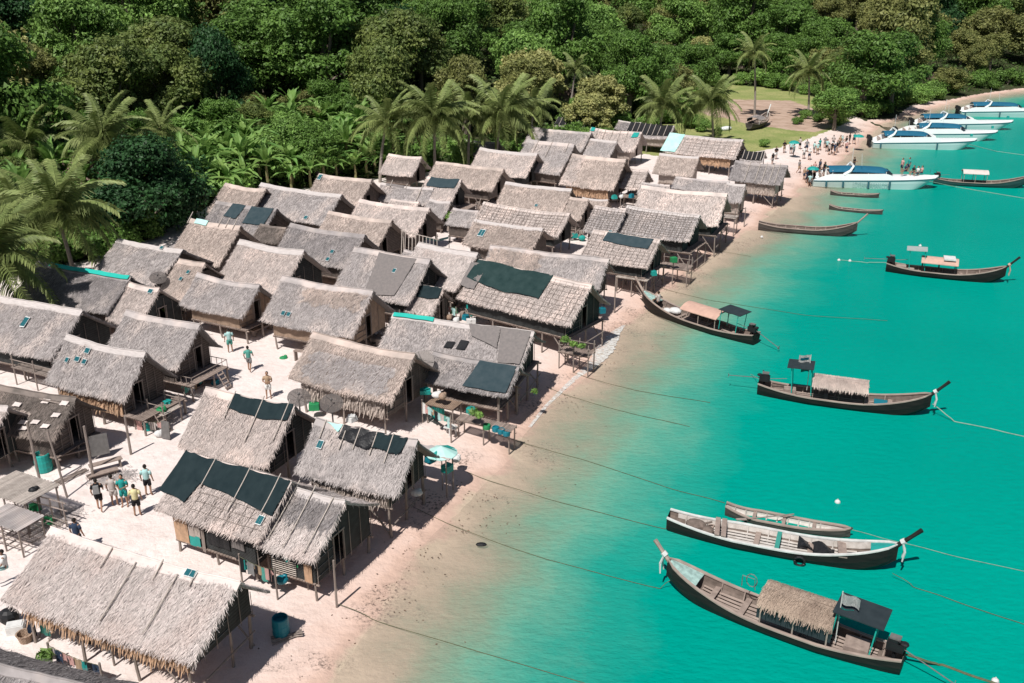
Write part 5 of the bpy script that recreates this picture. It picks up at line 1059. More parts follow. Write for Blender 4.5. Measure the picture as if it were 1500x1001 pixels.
for k in range(6000):
    if nbp >= 190: break
    x = rf.uniform(-60, -14); y = rf.uniform(84, 132); P = np.array([[x, y]]); f = sdist(P, FOREST)[0]
    if f < -.5 or f > 21: continue
    if any((x-a)**2+(y-b)**2 < 1.75**2 for a, b in bpl) or (x+33.4)**2+(y-86.5)**2 < 36 or (x+26)**2+(y-112.5)**2 < 16: continue
    bpl.append((x, y)); b = BP[rf.randrange(4)]; r_ = bpy.data.objects.new('banana_plant', None); C.objects.link(r_); s = rf.uniform(.95, 1.6); r_.scale = (s,)*3; r_.location = (x, y, zt(x, y)); r_.rotation_euler = (0, 0, rf.uniform(0, 6.3)); r_.empty_display_size = .3
    for ch in b.children: c = ch.copy(); C.objects.link(c); c.parent = r_
    tag(r_, 'banana plant with broad arching leaves in the grove behind the roofs', 'banana plant', 'banana plants in the grove'); nbp += 1

# ------------------------------------------------------------------ clutter
def uz(px, py, z=.9):
    x, y = unproj(px, py, z); return x, y, zt(x, y)
def thing(name, mb, mats, loc, label, cat, group=None, rz=0, smooth=False):
    o = mb.build(name, mats, None, smooth); o.location = loc; o.rotation_euler = (0, 0, rz); return tag(o, label, cat, group)
def post(px, py, h, label, lean=(0, 0), r=.055, z=.9):
    x, y, z0 = uz(px, py, z); g = MB(); g.tube([(0, 0, -.3), (lean[0]*.5, lean[1]*.5, h*.5), (lean[0], lean[1], h)], [r, r*.9, r*.8], 6); thing('wooden_post', g, m_pole, (x, y, z0), label, 'post')
post(192, 666, 2.2, 'lone short wooden post in the sandy square with a clean shadow', r=.07)
post(99, 728, 3.4, 'leaning thin post in front of the patched dark hut', lean=(-.5, .3))
post(61, 716, 3.6, 'taller post left of the leaning one by the patched dark hut', lean=(-.1, .1), r=.07)
post(137, 700, 2.9, 'grey post beside the wooden steps in the square', r=.075)
post(493, 885, 2.3, 'lone thin post on the beach below the short bleached hut', z=.35, lean=(.02, 0))
post(757, 575, 2.6, 'crooked post at the corner of the blue tub verandah', z=.5)
post(1090, 330, 2.0, 'thin stake at the waterline by the large pale tan hut', z=.3)
post(900, 455, 2.4, 'thin stake beside the bow of the beached longtail', z=.4)
# fence rails next to leaning posts
x, y, z0 = uz(78, 600, 3.2); g = MB(); a = unproj(61, 600, 3.6); b = unproj(88, 608, 3.6); g.tube([(a[0], a[1], 4.2), (b[0]+.6, b[1], 4.1)], .05, 5); tag(g.build('cross_pole', m_pole), 'horizontal pole tied across the two posts by the patched dark hut', 'pole')
# barrels and tubs
def barrel(px, py, r, h, mt, label, z=.8, dz=0, cat='barrel', open_=True):
    x, y, z0 = uz(px, py, z); g = MB(); g.lathe([(r*.9, 0), (r, h*.08), (r*1.03, h*.3), (r, h*.33), (r*1.03, h*.6), (r, h*.63), (r*.97, h*.96), (r*.9, h), (r*.82, h), (r*.8, h*.75), (0, h*.72)], n=16); thing('plastic_barrel', g, mt, (x, y, z0+dz), label, cat)
barrel(412, 925, .33, .85, m_blue, 'dented blue barrel standing on the beach right of the nearest hut', z=.5)
barrel(66, 692, .4, 1.0, m_tealp, 'teal drum in the shade beside the patched dark hut')
barrel(642, 606, .36, .8, m_tealp, 'teal drum in the shade beside the wire dish hut', z=.8)
barrel(421, 840, .22, .4, m_tealp, 'pale teal bucket upside down on the washing deck post', dz=1.5, cat='bucket')
for k, (px, py) in enumerate(((726, 612), (734, 614), (742, 616), (713, 610))):
    barrel(px, py, .2, .28, m_blue if k < 3 else m_green, ['leftmost blue tub on the verandah shelf', 'middle blue tub on the verandah shelf', 'rightmost blue tub on the verandah shelf', 'green tub beside the blue ones on the verandah shelf'][k], dz=.0+1.15, cat='tub', z=2.1)
# verandah shelf
def deck(cx, cy, rz, lx, ly, h, label, mt=None, rails=False, name='bamboo_platform'):
    zg = zt(cx, cy); root = empty(name, (cx, cy, zg), R(rz), label, 'platform'); g = MB(); n = max(3, int(lx/.11))
    for k in range(n): g.box((-lx/2+(k+.5)*lx/n, 0, h), (lx/n*.8, ly*(1+.04*math.sin(k*3.1)), .035), rz=.01*math.sin(k*7))
    g.build('slats', mt or m_polel, root)
    for sx in (-1, 0, 1) if lx > 2 else (-1, 1):
        for sy in (-1, 1):
            u = np.array([math.cos(R(rz)), math.sin(R(rz))]); v = np.array([-u[1], u[0]]); p = np.array([cx, cy])+u*sx*lx*.46+v*sy*ly*.42; l = MB(); l.tube([(sx*lx*.46, sy*ly*.42, zt(*p)-zg-.2), (sx*lx*.46, sy*ly*.42, h+(.75 if rails else 0))], .045, 5); l.build('leg', m_pole, root)
    b = MB()
    for sy in (-1, 1): b.tube([(-lx*.5, sy*ly*.42, h-.06), (lx*.5, sy*ly*.42, h-.06)], .045, 5)
    if rails:
        for sy in (-1, 1): b.tube([(-lx*.5, sy*ly*.42, h+.5), (lx*.5, sy*ly*.42, h+.5)], .03, 5)
    b.build('beams', m_pole, root); return root
TH0 = -26.3
def at(px, py, z): x, y = unproj(px, py, z); return x, y
x, y = at(712, 606, 2.0); deck(x, y, TH0, 3.4, .8, 1.25, 'narrow shelf deck with tubs and pots at the front of the verandah roof', m_plank)
x, y = at(650, 585, 2.0); deck(x, y, TH0, 1.8, 1.1, 1.3, 'drying rack covered with small grey things left of the verandah', m_weavel)
x, y = at(430, 800, 1.9); deck(x, y, TH0, 2.2, 1.2, 1.1, 'raised washing deck with teal buckets between the two nearest huts', m_plank, rails=True)
x, y = at(30, 722, 2.2); deck(x, y, TH0, 3.0, 2.0, 1.6, 'large pale bamboo platform at the left edge above a lattice of poles', m_polel)
x, y = at(20, 765, 2.0); deck(x, y, TH0, 2.4, 1.4, 1.4, 'lower rounded platform roof at the left edge below the pale bamboo one', TH['g'])
x, y = at(230, 595, 1.8); deck(x, y, TH0, 2.4, 1.5, .9, 'cluttered bamboo porch with bottles between the two huts of the square', m_polel, rails=True)
x, y = at(845, 505, 1.9); deck(x, y, TH0, 2.2, 1.2, 1.3, 'shore deck with potted plants under the bamboo gridded corner', m_plank, rails=True)
x, y = at(930, 400, 2.0); deck(x, y, TH0, 2.6, 1.6, 1.5, 'open bamboo deck on stilts above the beached longtail bow', m_polel)
x, y = at(990, 382, 1.9); deck(x, y, TH0, 2.6, 1.6, 1.4, 'cluttered shore deck with a green basin beside the fine gridded hut', m_plank, rails=True)
x, y = at(1062, 315, 1.9); deck(x, y, TH0, 2.4, 1.4, 1.6, 'thin stilted landing below the large pale tan hut', m_polel, rails=True)
x, y = at(655, 305, 1.9); deck(x, y, TH0, 2.2, 1.6, 1.2, 'small landing with steps between the slate tarped hut and the gridded one', m_plank)
x, y = at(930, 290, 1.9); deck(x, y, TH0, 3.0, 1.2, 1.2, 'busy landing with bottles beside the big tan roof', m_plank)
x, y = at(60, 545, 2.0); deck(x, y, TH0, 4.0, 1.0, 1.2, 'lattice railed deck in the shade under the long grey hut', m_pole, rails=True)
x, y = at(600, 480, 1.6); deck(x, y, TH0, 2.6, 1.6, .9, 'junk covered deck behind the teal ridge sheet', m_plank, rails=True)
x, y = at(28, 775, 1.0); g = MB(); rr = random.Random(9)
for k in range(9): g.tube([(-1.6+.4*k, -1.3, .25), (-1.6+.4*k+rr.uniform(-.1, .1), 1.3, .25)], .03, 4); g.tube([(-1.8, -1.2+.3*k, .31), (1.8, -1.2+.3*k+rr.uniform(-.1, .1), .31)], .03, 4)
for k in range(5): g.tube([(-1.6+.8*k, 1.2, 0), (-1.6+.8*k, 1.2, 1.3)], .04, 5)
g.tube([(-1.8, 1.2, .8), (1.8, 1.2, .85)], .035, 5); g.tube([(-1.8, 1.2, 1.2), (1.8, 1.2, 1.25)], .035, 5)
o = g.build('pole_lattice', m_pole); o.location = (x, y, zt(x, y)); o.rotation_euler = (0, 0, R(-24)); tag(o, 'lattice of thin poles low to the ground under the left edge platforms', 'lattice')
# benches and steps in the square
def bench(px, py, rz, lx, h, label, z=1.2, back=False):
    x, y, z0 = uz(px, py, z); root = empty('bench', (x, y, z0), R(rz), label, 'bench'); g = MB(); g.box((0, 0, h), (lx, .38, .05)); g.build('seat', m_plank, root)
    for sx in (-1, 1):
        l = MB(); l.box((sx*lx*.42, 0, h/2), (.08, .3, h)); l.build('leg', m_pole, root)
    if back: b = MB(); b.box((0, .22, h+.35), (lx, .05, .6), rx=-.15); b.build('backrest', m_weave, root)
bench(155, 680, 35, 1.6, .45, 'wooden bench with a lower step beside the grey post in the square')
bench(150, 692, 35, 1.5, .22, 'low step bench in front of the wooden bench in the square', z=1.1)
bench(384, 483, 60, 1.9, .45, 'woven backed bench beside the stilted hut of the square', back=True)
bench(105, 668, 35, 2.2, .5, 'long plank bench along the doorway of the patched dark hut')
bench(130, 652, 35, 1.6, .55, 'short plank bench by the dark doorway of the patched hut', z=1.4)
bench(440, 522, -20, .8, .7, 'small stool table in shade under the big hut with twin panels')
# sign board / leaning panel
g = MB(); g.box((0, 0, .75), (.9, .05, 1.1), rx=-.2); x, y, z0 = uz(148, 668, 1.0); thing('leaning_board', g, m_grey, (x, y, z0), 'grey board leaning above the wooden bench', 'board', rz=R(30))
g = MB(); g.box((0, 0, .55), (.55, .06, 1.0), rx=-.12, taper=.9); x, y, z0 = uz(244, 640, 1.0); thing('ironing_board', g, m_grey, (x, y, z0), 'grey padded board leaning on the cluttered porch', 'board', rz=R(-20))
g = MB(); g.box((0, 0, .5), (.7, .4, .06)); g.box((.28, .1, .25), (.06, .06, .5)); g.box((-.28, .1, .25), (.06, .06, .5)); g.box((0, -.15, .25), (.06, .06, .5)); g.ell((.1, 0, .6), (.25, .15, .09)); x, y, z0 = uz(660, 628, .8); thing('small_table', g, m_cloth, (x, y, z0), 'small white covered table on the sand before the verandah', 'table', rz=R(-20))
# umbrella
x, y, z0 = uz(648, 705, .7); root = empty('beach_umbrella', (x, y, z0), 0, 'pale teal umbrella beside the shore hut with the crumpled black net', 'umbrella')
g = MB(); g.tube([(0, 0, -.2), (0, 0, 2.4)], .03, 6); g.build('pole', m_pole, root)
g = MB(); nseg = 8; V = [(0, 0, 2.5)]+[(.8*math.cos(a), .8*math.sin(a), 2.12+.03*(k % 2)) for k, a in enumerate(np.linspace(0, 2*math.pi, 17)[:-1])]; g.add(V, [(0, 1+k, 1+(k+1) % 16) for k in range(16)]); V2 = [(a, b, c-.03) for a, b, c in V]; g.add(V2, [(0, 1+(k+1) % 16, 1+k) for k in range(16)]); g.build('umbrella_canopy', m_ptea, root)
g = MB(); g.add([(0, 0, 2.53), (.76, .1, 2.16), (.62, .46, 2.16), (.3, .3, 2.4)], [(0, 1, 2, 3)]); g.add([(-.55, -.5, 2.2), (-.2, -.72, 2.18), (-.2, -.3, 2.42)], [(0, 1, 2)]); g.build('umbrella_patch', m_tealp, root)
x, y = at(622, 645, 2.9); zb = 2.6; g = MB(); a, b = np.meshgrid(np.linspace(-1.5, 1.5, 12), np.linspace(-.5, .5, 5), indexing='ij'); g.grid(np.stack([a, b, 0*a+.05*np.sin(a*7)], -1), thick=.05); aw = empty('awning', (x, y, zt(x, y)), R(-20), 'low flat thatch awning joining the right end of the crumpled net hut', 'awning'); o = g.build('awning_roof', TH['g'], aw); o.location = (0, 0, 2.1)
for sx in (-1.3, 1.3):
    for sy in (-.4, .4): l = MB(); l.tube([(sx, sy, -.2), (sx, sy, 2.1)], .04, 5); l.build('post', m_pole, aw)
# wire mesh dishes
m_mesh = bpy.data.materials.new('wire_mesh'); m_mesh.use_nodes = True; b = m_mesh.node_tree.nodes['Principled BSDF']; b.inputs['Base Color'].default_value = (.14, .12, .11, 1); b.inputs['Alpha'].default_value = .62; b.inputs['Metallic'].default_value = .2
def dish(px, py, z, r, rz, tilt, label):
    x, y, z0 = uz(px, py, z); root = empty('satellite_dish', (x, y, z0), R(rz), label, 'satellite dish'); h = z-z0
    p = MB(); p.tube([(0, 0, -.2), (0, 0, h)], .045, 6); p.build('mast', m_grey, root)
    g = MB(); g.lathe([(.05, 0), (r*.4, r*.06), (r*.7, r*.17), (r, r*.34)], n=20); o = g.build('dish_bowl', m_mesh, root); o.location = (0, 0, h); o.rotation_euler = (tilt, 0, 0)
    g = MB()
    for k in range(8): a = k*math.pi/4; g.tube([(0, 0, .02), (r*.4*math.cos(a), r*.4*math.sin(a), r*.07), (r*.7*math.cos(a), r*.7*math.sin(a), r*.18), (r*math.cos(a), r*math.sin(a), r*.35)], .014, 4)
    for k in range(3): a = k*2.1; g.tube([(r*.98*math.cos(a), r*.98*math.sin(a), r*.34), (0, 0, r*.85)], .012, 4)
    g.ell((0, 0, r*.85), (.07, .07, .1), 6, 5); o2 = g.build('ribs', m_grey, o)
dish(438, 586, 3.1, .62, 20, R(28), 'round wire mesh dish at the corner of the big shaggy hut, left of its twin')
dish(486, 594, 3.0, .62, 10, R(30), 'round wire mesh dish right of its twin before the white skirt')
dish(620, 532, 3.4, .7, -10, R(48), 'wire mesh dish tilted against the ridge between the shaggy hut and the patched nets')
dish(682, 414, 3.0, .6, 30, R(25), 'small grey dish at the left edge of the huge dark green tarp')
dish(232, 410, 3.8, .6, 20, R(30), 'grey dish on the roof edge behind the small pale hut')
# laundry lines with garments
gcols = ['black', 'white', 'teal', 'pale', 'grey', 'print', 'tan', 'pink', 'green', 'navy']
def laundry(p0, p1, z, n, label, seed, where):
    r = random.Random(seed); a = Vector((*unproj(*p0, z), z)); b = Vector((*unproj(*p1, z), z)); root = empty('washing_line', a, 0, label, 'washing line'); g = MB()
    pts = [(b-a)*q+Vector((0, 0, -.12*math.sin(math.pi*q))) for q in np.linspace(0, 1, 7)]; g.tube(pts, .012, 4); g.build('line', m_rope, root)
    for q in (0, 1):
        p = a.lerp(b, q); l = MB(); zg = zt(p.x, p.y); l.tube([tuple((b-a)*q+Vector((0, 0, zg-z-.2))), tuple((b-a)*q+Vector((0, 0, .12)))], .045, 5); l.build('post', m_pole, root)
    d = (b-a); d.z = 0; d.normalize(); nv = Vector((-d.y, d.x, 0))
    for k in range(n):
        q = (k+.6)/(n+.3); p = a.lerp(b, q); p.z -= .12*math.sin(math.pi*q); wd_ = r.uniform(.22, .42); h_ = r.uniform(.35, .75); c = r.choice(gcols); G = MB(); A, B_ = np.meshgrid(np.linspace(-wd_/2, wd_/2, 5), np.linspace(0, -h_, 4), indexing='ij')
        P = np.stack([A*d.x+nv.x*.04*np.sin(A*20+k)*-B_, A*d.y+nv.y*.04*np.sin(A*20+k), B_], -1); G.grid(P, thick=.0)
        if k % 2 == 0: G.add(np.array([tuple(d*wd_*.5), tuple(d*(wd_*.5+.14)+Vector((0, 0, -.16))), tuple(d*(wd_*.5+.08)+Vector((0, 0, -.24))), tuple(d*wd_*.5+Vector((0, 0, -.14)))]), [(0, 1, 2, 3)]); G.add(np.array([tuple(-d*wd_*.5), tuple(-d*(wd_*.5+.14)+Vector((0, 0, -.16))), tuple(-d*(wd_*.5+.08)+Vector((0, 0, -.24))), tuple(-d*wd_*.5+Vector((0, 0, -.14)))]), [(0, 1, 2, 3)])
        nm = {'print': 'patterned', 'pale': 'pale teal', 'green': 'sea green'}.get(c, c)
        o = G.build('hanging_garment', CL[c]); o.location = p; tag(o, f'{nm} garment hanging {where}, number {k+1} from the left' if False else f'{nm} garment hanging {where}', 'clothing', 'garments hanging '+where)
laundry((618, 588), (660, 612), 1.9, 9, 'washing line full of clothes in front of the verandah', 1, 'before the blue tub verandah')
laundry((350, 815), (402, 835), 1.9, 8, 'washing line between the two nearest huts beside the washing deck', 2, 'behind the nearest hut')
laundry((70, 945), (146, 975), 1.6, 8, 'washing line in the bottom left corner before the nearest hut', 3, 'in front of the nearest hut')
laundry((108, 908), (160, 935), 1.9, 6, 'line of rags under the front eave of the nearest hut', 4, 'under the nearest eave')
laundry((268, 562), (296, 548), 1.7, 6, 'line of pale rags on the porch rail by the square', 5, 'on the porch rail by the square')
laundry((196, 612), (240, 618), 1.6, 4, 'line with towels on the cluttered porch', 6, 'on the cluttered porch')
laundry((640, 440), (668, 452), 2.2, 5, 'washing line in the narrow gap beside the net draped hut', 8, 'in the gap beside the net draped hut')
# baskets, crates, sacks at lower left
x, y, z0 = uz(38, 938, .8); g = MB(); g.lathe([(.22, 0), (.3, .35), (.33, .38), (.27, .38), (.2, .1), (0, .08)], n=12); thing('wicker_basket', g, m_weavel, (x, y, z0), 'round wicker basket on the sand left of the nearest hut', 'basket')
x, y, z0 = uz(24, 925, .8); g = MB(); g.box((0, 0, .18), (.62, .45, .36)); g.box((0, 0, .375), (.52, .36, .02)); thing('slatted_crate', g, m_cloth, (x, y, z0), 'pale slatted crate beside the round wicker basket', 'crate', rz=.3)
x, y, z0 = uz(15, 912, .8); g = MB(); g.ell((0, 0, .3), (.42, .34, .34), 10, 7); g.ell((.1, .05, .62), (.12, .1, .14), 6, 5); thing('rubbish_bag', g, m_black, (x, y, z0), 'black rubbish bag behind the pale crate', 'bag')
for k, (dx, cl, lb) in enumerate(((0, CL['navy'], 'dark flowered cloth hung on the side of the nearest hut'), (.6, CL['green'], 'pale green towel hung beside the dark flowered cloth'))):
    x, y = at(38+dx*32, 915, 1.4); g = MB(); a, b = np.meshgrid(np.linspace(0, .5, 6), np.linspace(0, -.6, 5), indexing='ij'); g.grid(np.stack([a, .03*np.sin(a*18), b], -1), thick=.015); thing('hanging_cloth', g, cl, (x, y, 1.6), lb, 'cloth', rz=R(-24))
# black sheet ornament sign on nearest hut
H1 = HUTS[1]; g = MB(); g.box((-3.0, -2.31, 1.9), (.42, .03, .26)); g.build('wall_sign', m_teal, H1)
# ladder under nearest hut, ramps
g = MB()
for q in (-.25, .25): g.tube([(q, 0, 1.5), (q, -1.3, 0)], .035, 5)
for k in range(5): g.tube([(-.27, -1.3*(k+.5)/5, 1.5-1.5*(k+.5)/5), (.27, -1.3*(k+.5)/5, 1.5-1.5*(k+.5)/5)], .025, 5)
x, y = at(98, 885, 1.5); thing('ladder', g, m_pole, (x, y, zt(x, y)), 'short pole ladder under the front eave of the nearest hut', 'ladder', rz=R(-23))
# bare rafters beside the rounded ridge hut
x, y = at(590, 352, 3.0); g = MB()
for k in range(11): g.tube([(k*.32, 0, 3.0-.05*k), (k*.32+.9, -2.1, 1.5)], .03, 4)
g.tube([(-.1, 0, 2.98), (3.4, 0, 2.5)], .04, 5); g.tube([(.7, -2.0, 1.5), (4.2, -2.0, 1.5)], .04, 5)
for xx in (.1, 3.2): g.tube([(xx, 0, -.2), (xx, 0, 3)], .05, 5); g.tube([(xx+.9, -2, -.2), (xx+.9, -2, 1.55)], .05, 5)
thing('bare_roof_frame', g, m_polel, (x, y-.3, zt(x, y)), 'roof frame of bare bamboo rafters beside the sandy tan hut', 'roof frame', rz=R(-20))
# dark sheet
x, y = at(640, 354, 2.2); g = MB(); a, b = np.meshgrid(np.linspace(-1, 1, 8), np.linspace(-.8, .8, 6), indexing='ij'); g.grid(np.stack([a, b, .25*np.abs(a)-.1*b+.05*np.sin(b*6)], -1), thick=.02); g.tube([(-1, -.8, .2), (-1, -.8, -1.6)], .03, 5); g.tube([(1, .8, .2), (1, .8, -1.6)], .03, 5); thing('slung_sheet', g, m_netg, (x, y, 2.3), 'dark green sheet slung between poles beside the ragged tan roof', 'sheet')
# potted plants on decks
for k, (px, py, z, s, lb) in enumerate(((693, 602, 2.4, .4, 'leafy potted plant at the left of the tub shelf'), (702, 606, 2.4, .35, 'small potted plant next to the green tub'), (828, 497, 2.4, .45, 'leafy plant on the left of the shore deck'), (840, 503, 2.4, .4, 'yellowish plant in the middle of the shore deck'), (852, 505, 2.4, .35, 'small plant on the right of the shore deck'),
        (660, 320, 2.3, .8, 'green bush beside the landing with steps'), (65, 965, 1.4, .5, 'spiky green plant in the bottom left corner by the washing line'), (248, 455, 2.2, .6, 'green plant in the gap behind the small pale hut'), (255, 460, 2.0, .5, 'lower green plant in the gap behind the small pale hut'), (783, 570, 2.0, .3, 'teal leafed pot plant at the verandah corner'))):
    x, y = at(px, py, z); rr = np.random.default_rng(60+k); n = 130; d = rr.normal(0, 1, (n, 3)); d[:, 2] = np.abs(d[:, 2]); d /= np.linalg.norm(d, axis=1)[:, None]; P = d*rr.uniform(.3, 1, n)[:, None]*s*.7; P[:, 2] += s*.45
    root = empty('potted_plant', (x, y, z-.3), 0, lb, 'plant'); g = MB(); g.quads(leaves(P, d, s*.3, rr, 2.4)); g.build('leaves', LM['bright'] if k % 2 else LM['banana'], root); g = MB(); g.lathe([(s*.22, 0), (s*.3, s*.4), (s*.24, s*.4), (0, s*.35)], n=10); g.build('pot', m_tealp if k > 8 else m_grey, root)
# assorted goods scattered on decks and below huts
goods = [(640, 575, 2.5, 'ellw', 'white sack on the drying rack'), (648, 577, 2.5, 'ellp', 'tan sack on the drying rack beside the white one'), (623, 570, 2.4, 'boxt', 'teal bag at the left end of the drying rack'), (690, 598, 2.5, 'boxt', 'teal basket heap at the start of the tub shelf'),
         (245, 588, 2.0, 'boxt', 'teal basin on the cluttered porch'), (236, 597, 2.0, 'ellg', 'green bag on the cluttered porch'), (218, 622, 1.2, 'boxt', 'teal cloth bundle below the cluttered porch'), (232, 632, 1.2, 'ellw', 'white sack below the cluttered porch'), (422, 810, 2.2, 'boxt', 'teal triangular tub on the washing deck'), (438, 818, 2.0, 'boxg', 'green basin on the washing deck'), (412, 845, 1.2, 'ellb', 'blue tub under the washing deck'),
         (315, 558, 1.1, 'ellb', 'blue bundle beside the porch steps of the square'), (665, 452, 1.8, 'boxg', 'bright green crate in the junk between net hut and dark tarp'), (682, 462, 1.8, 'boxb', 'blue jug in the junk between net hut and dark tarp'), (668, 466, 1.6, 'ellw', 'white bundle in the junk between net hut and dark tarp'), (690, 468, 1.7, 'boxw', 'white foam box in the junk by the dark tarp'), (657, 462, 1.7, 'ellp', 'tan basket in the junk by the net hut'),
         (987, 378, 2.4, 'boxg', 'green basin on the cluttered shore deck'), (958, 398, 2.6, 'boxt', 'teal jerrycan hung at the corner above the beached bow'), (900, 287, 2.4, 'boxt', 'teal jug on the busy landing'), (925, 285, 2.4, 'boxb', 'dark blue bundle on the busy landing'), (910, 286, 2.3, 'ellw', 'white bag on the busy landing'), (590, 655, 2.7, 'boxw', 'white cloth box under the eave left of the crumpled net roof'),
         (460, 592, 1.6, 'boxg', 'green bucket under the wire dishes'), (515, 610, 2.2, 'boxw', 'pale teal box under the white skirt of the shaggy hut'), (882, 452, 1.2, 'boxb', 'folded blue tarp under the deck beside the beach'), (50, 740, 1.4, 'boxg', 'green crate under the pale bamboo platform'), (70, 760, 1.1, 'boxg', 'dark green bin under the lattice platform'), (48, 715, 2.6, 'ellk', 'black cooking pan on the pale bamboo platform'),
         (395, 480, 1.0, 'ellp', 'tan bundle under the bench by the stilted hut'), (415, 522, 1.0, 'ellg', 'green grey sack in the shade below the twin panel hut'), (180, 390, 2.0, 'ellp', 'tan bundle tucked behind the teal ridged roof'), (876, 236, 2.0, 'boxt', 'teal sheet heap behind the small pale gridded roof'), (890, 240, 1.6, 'ellk', 'dark machinery heap behind the small pale gridded roof'), (655, 682, 1.6, 'boxt', 'teal float heap beside the pale umbrella'), (630, 668, 2.2, 'boxb', 'blue bags under the flat awning'), (668, 668, 1.2, 'ellw', 'white pebbled sack by the flat awning'), (610, 718, 1.3, 'ellw', 'bundle of pale floats on the side wall of the crumpled net hut')]
GM = dict(w=m_cloth, p=m_weavel, t=m_tealp, g=m_green, b=m_blue, k=m_black)
for k, (px, py, z, kd, lb) in enumerate(goods):
    x, y = at(px, py, z); rr = random.Random(k); g = MB()
    if kd[:3] == 'box': g.box((0, 0, 0), (rr.uniform(.35, .6), rr.uniform(.3, .45), rr.uniform(.22, .4)), rz=rr.uniform(0, 1), taper=rr.uniform(.75, 1.1)); g.box((0, 0, rr.uniform(.14, .2)), (.38, .3, .05), rz=rr.uniform(0, 1)); g.tube([(-.15, 0, .15), (0, 0, .3), (.15, 0, .15)], .015, 4)
    else: g.ell((0, 0, 0), (rr.uniform(.22, .34), rr.uniform(.2, .28), rr.uniform(.16, .22))); g.ell((.12, .08, .12), (.12, .1, .1))
    thing('bundle' if kd[:3] == 'ell' else 'container', g, GM[kd[3]], (x, y, z-.15), lb, 'household goods')
# household clutter under and around huts: firewood stacks and loose poles
for k, (px, py, z, ln, rz, lb) in enumerate(((225, 600, 1.0, 1.8, 10, 'stack of firewood poles under the cluttered porch'), (105, 700, .9, 1.6, 60, 'loose poles lying behind the leaning post'), (300, 560, 1.0, 1.5, 30, 'planks piled below the porch steps'), (560, 470, 1.6, 2, -20, 'pile of dry palm leaves beside the twin panel hut'), (345, 745, .9, 1.2, -30, 'driftwood sticks beside the dark net hut'), (545, 700, 1.0, 2.0, -30, 'poles under the crumpled net hut'), (420, 930, .5, 1.2, 20, 'short sticks on the sand by the blue barrel'))):
    x, y, z0 = uz(px, py, z); g = MB(); rr = random.Random(k)
    for q in range(9): a = rr.uniform(-.15, .15); g.tube([(-ln/2, rr.uniform(-.25, .25), .05+.04*(q//3)), (ln/2*math.cos(a), rr.uniform(-.25, .25)+a*ln/2, .06+.04*(q//3))], .03, 4)
    thing('pole_stack', g, m_pole, (x, y, z0), lb, 'wood', rz=R(rz))
for k, (px, py) in enumerate(((672, 335), (690, 352), (560, 342), (598, 300), (700, 305), (870, 262), (905, 290), (945, 262), (848, 345), (650, 420), (665, 440), (690, 455), (395, 345), (330, 360), (300, 392), (410, 380), (250, 470), (270, 490), (560, 500), (610, 470), (1010, 262), (1075, 300), (965, 300), (500, 330), (720, 290), (805, 262), (760, 280), (545, 490))):
    x, y, z0 = uz(px, py, 1.2); rr = random.Random(k+50); g = MB()
    for q in range(7):
        a = rr.uniform(0, 3.1); l_ = rr.uniform(.6, 1.6); cx_, cy_ = rr.uniform(-.7, .7), rr.uniform(-.5, .5); z1 = rr.uniform(.2, 1.3); g.tube([(cx_-l_*math.cos(a)*.5, cy_-l_*math.sin(a)*.5, .1), (cx_+l_*math.cos(a)*.5, cy_+l_*math.sin(a)*.5, z1)], .035, 5)
    for q in range(6): g.box((rr.uniform(-.8, .8), rr.uniform(-.6, .6), rr.uniform(.15, .6)), (rr.uniform(.2, .6), rr.uniform(.2, .5), rr.uniform(.15, .5)), rz=rr.uniform(0, 3), rx=rr.uniform(-.3, .3), mi=rr.choice([0, 0, 1, 2]))
    g.ell((rr.uniform(-.5, .5), rr.uniform(-.5, .5), .3), (.35, .3, .25), 8, 6, mi=rr.choice([1, 2]))
    thing('junk_heap', g, [m_pole, rr.choice([m_dark, m_tealp, m_netb]), rr.choice([m_cloth, m_plank, m_grey])], (x, y, z0), 'heap of poles, boxes and sacks in a gap between huts', 'junk heap', 'heaps of household things between the huts')
# dry straw patches on the sand
for k, (px, py) in enumerate(((98, 750), (86, 760), (180, 696), (154, 706))):
    x, y, z0 = uz(px, py); rr = np.random.default_rng(k); n = 260; P = np.stack([rr.normal(0, .38, n), rr.normal(0, .3, n), rr.uniform(.015, .06, n)], 1); an = rr.uniform(0, 6.3, n); d = np.stack([np.cos(an), np.sin(an), 0*an], 1)*.12; wv = np.stack([-np.sin(an), np.cos(an), 0*an], 1)*.012; g = MB(); g.quads(np.stack([P-d-wv, P-d+wv, P+d+wv, P+d-wv], 1))
    thing('straw_litter', g, TH['g'], (x, y, z0), ['dry straw scattered on the sand, farthest left', 'small dry straw patch just below the leftmost one', 'larger straw patch beside the low step bench', 'thin straw patch next to the larger one'][k], 'straw')['kind'] = 'stuff'
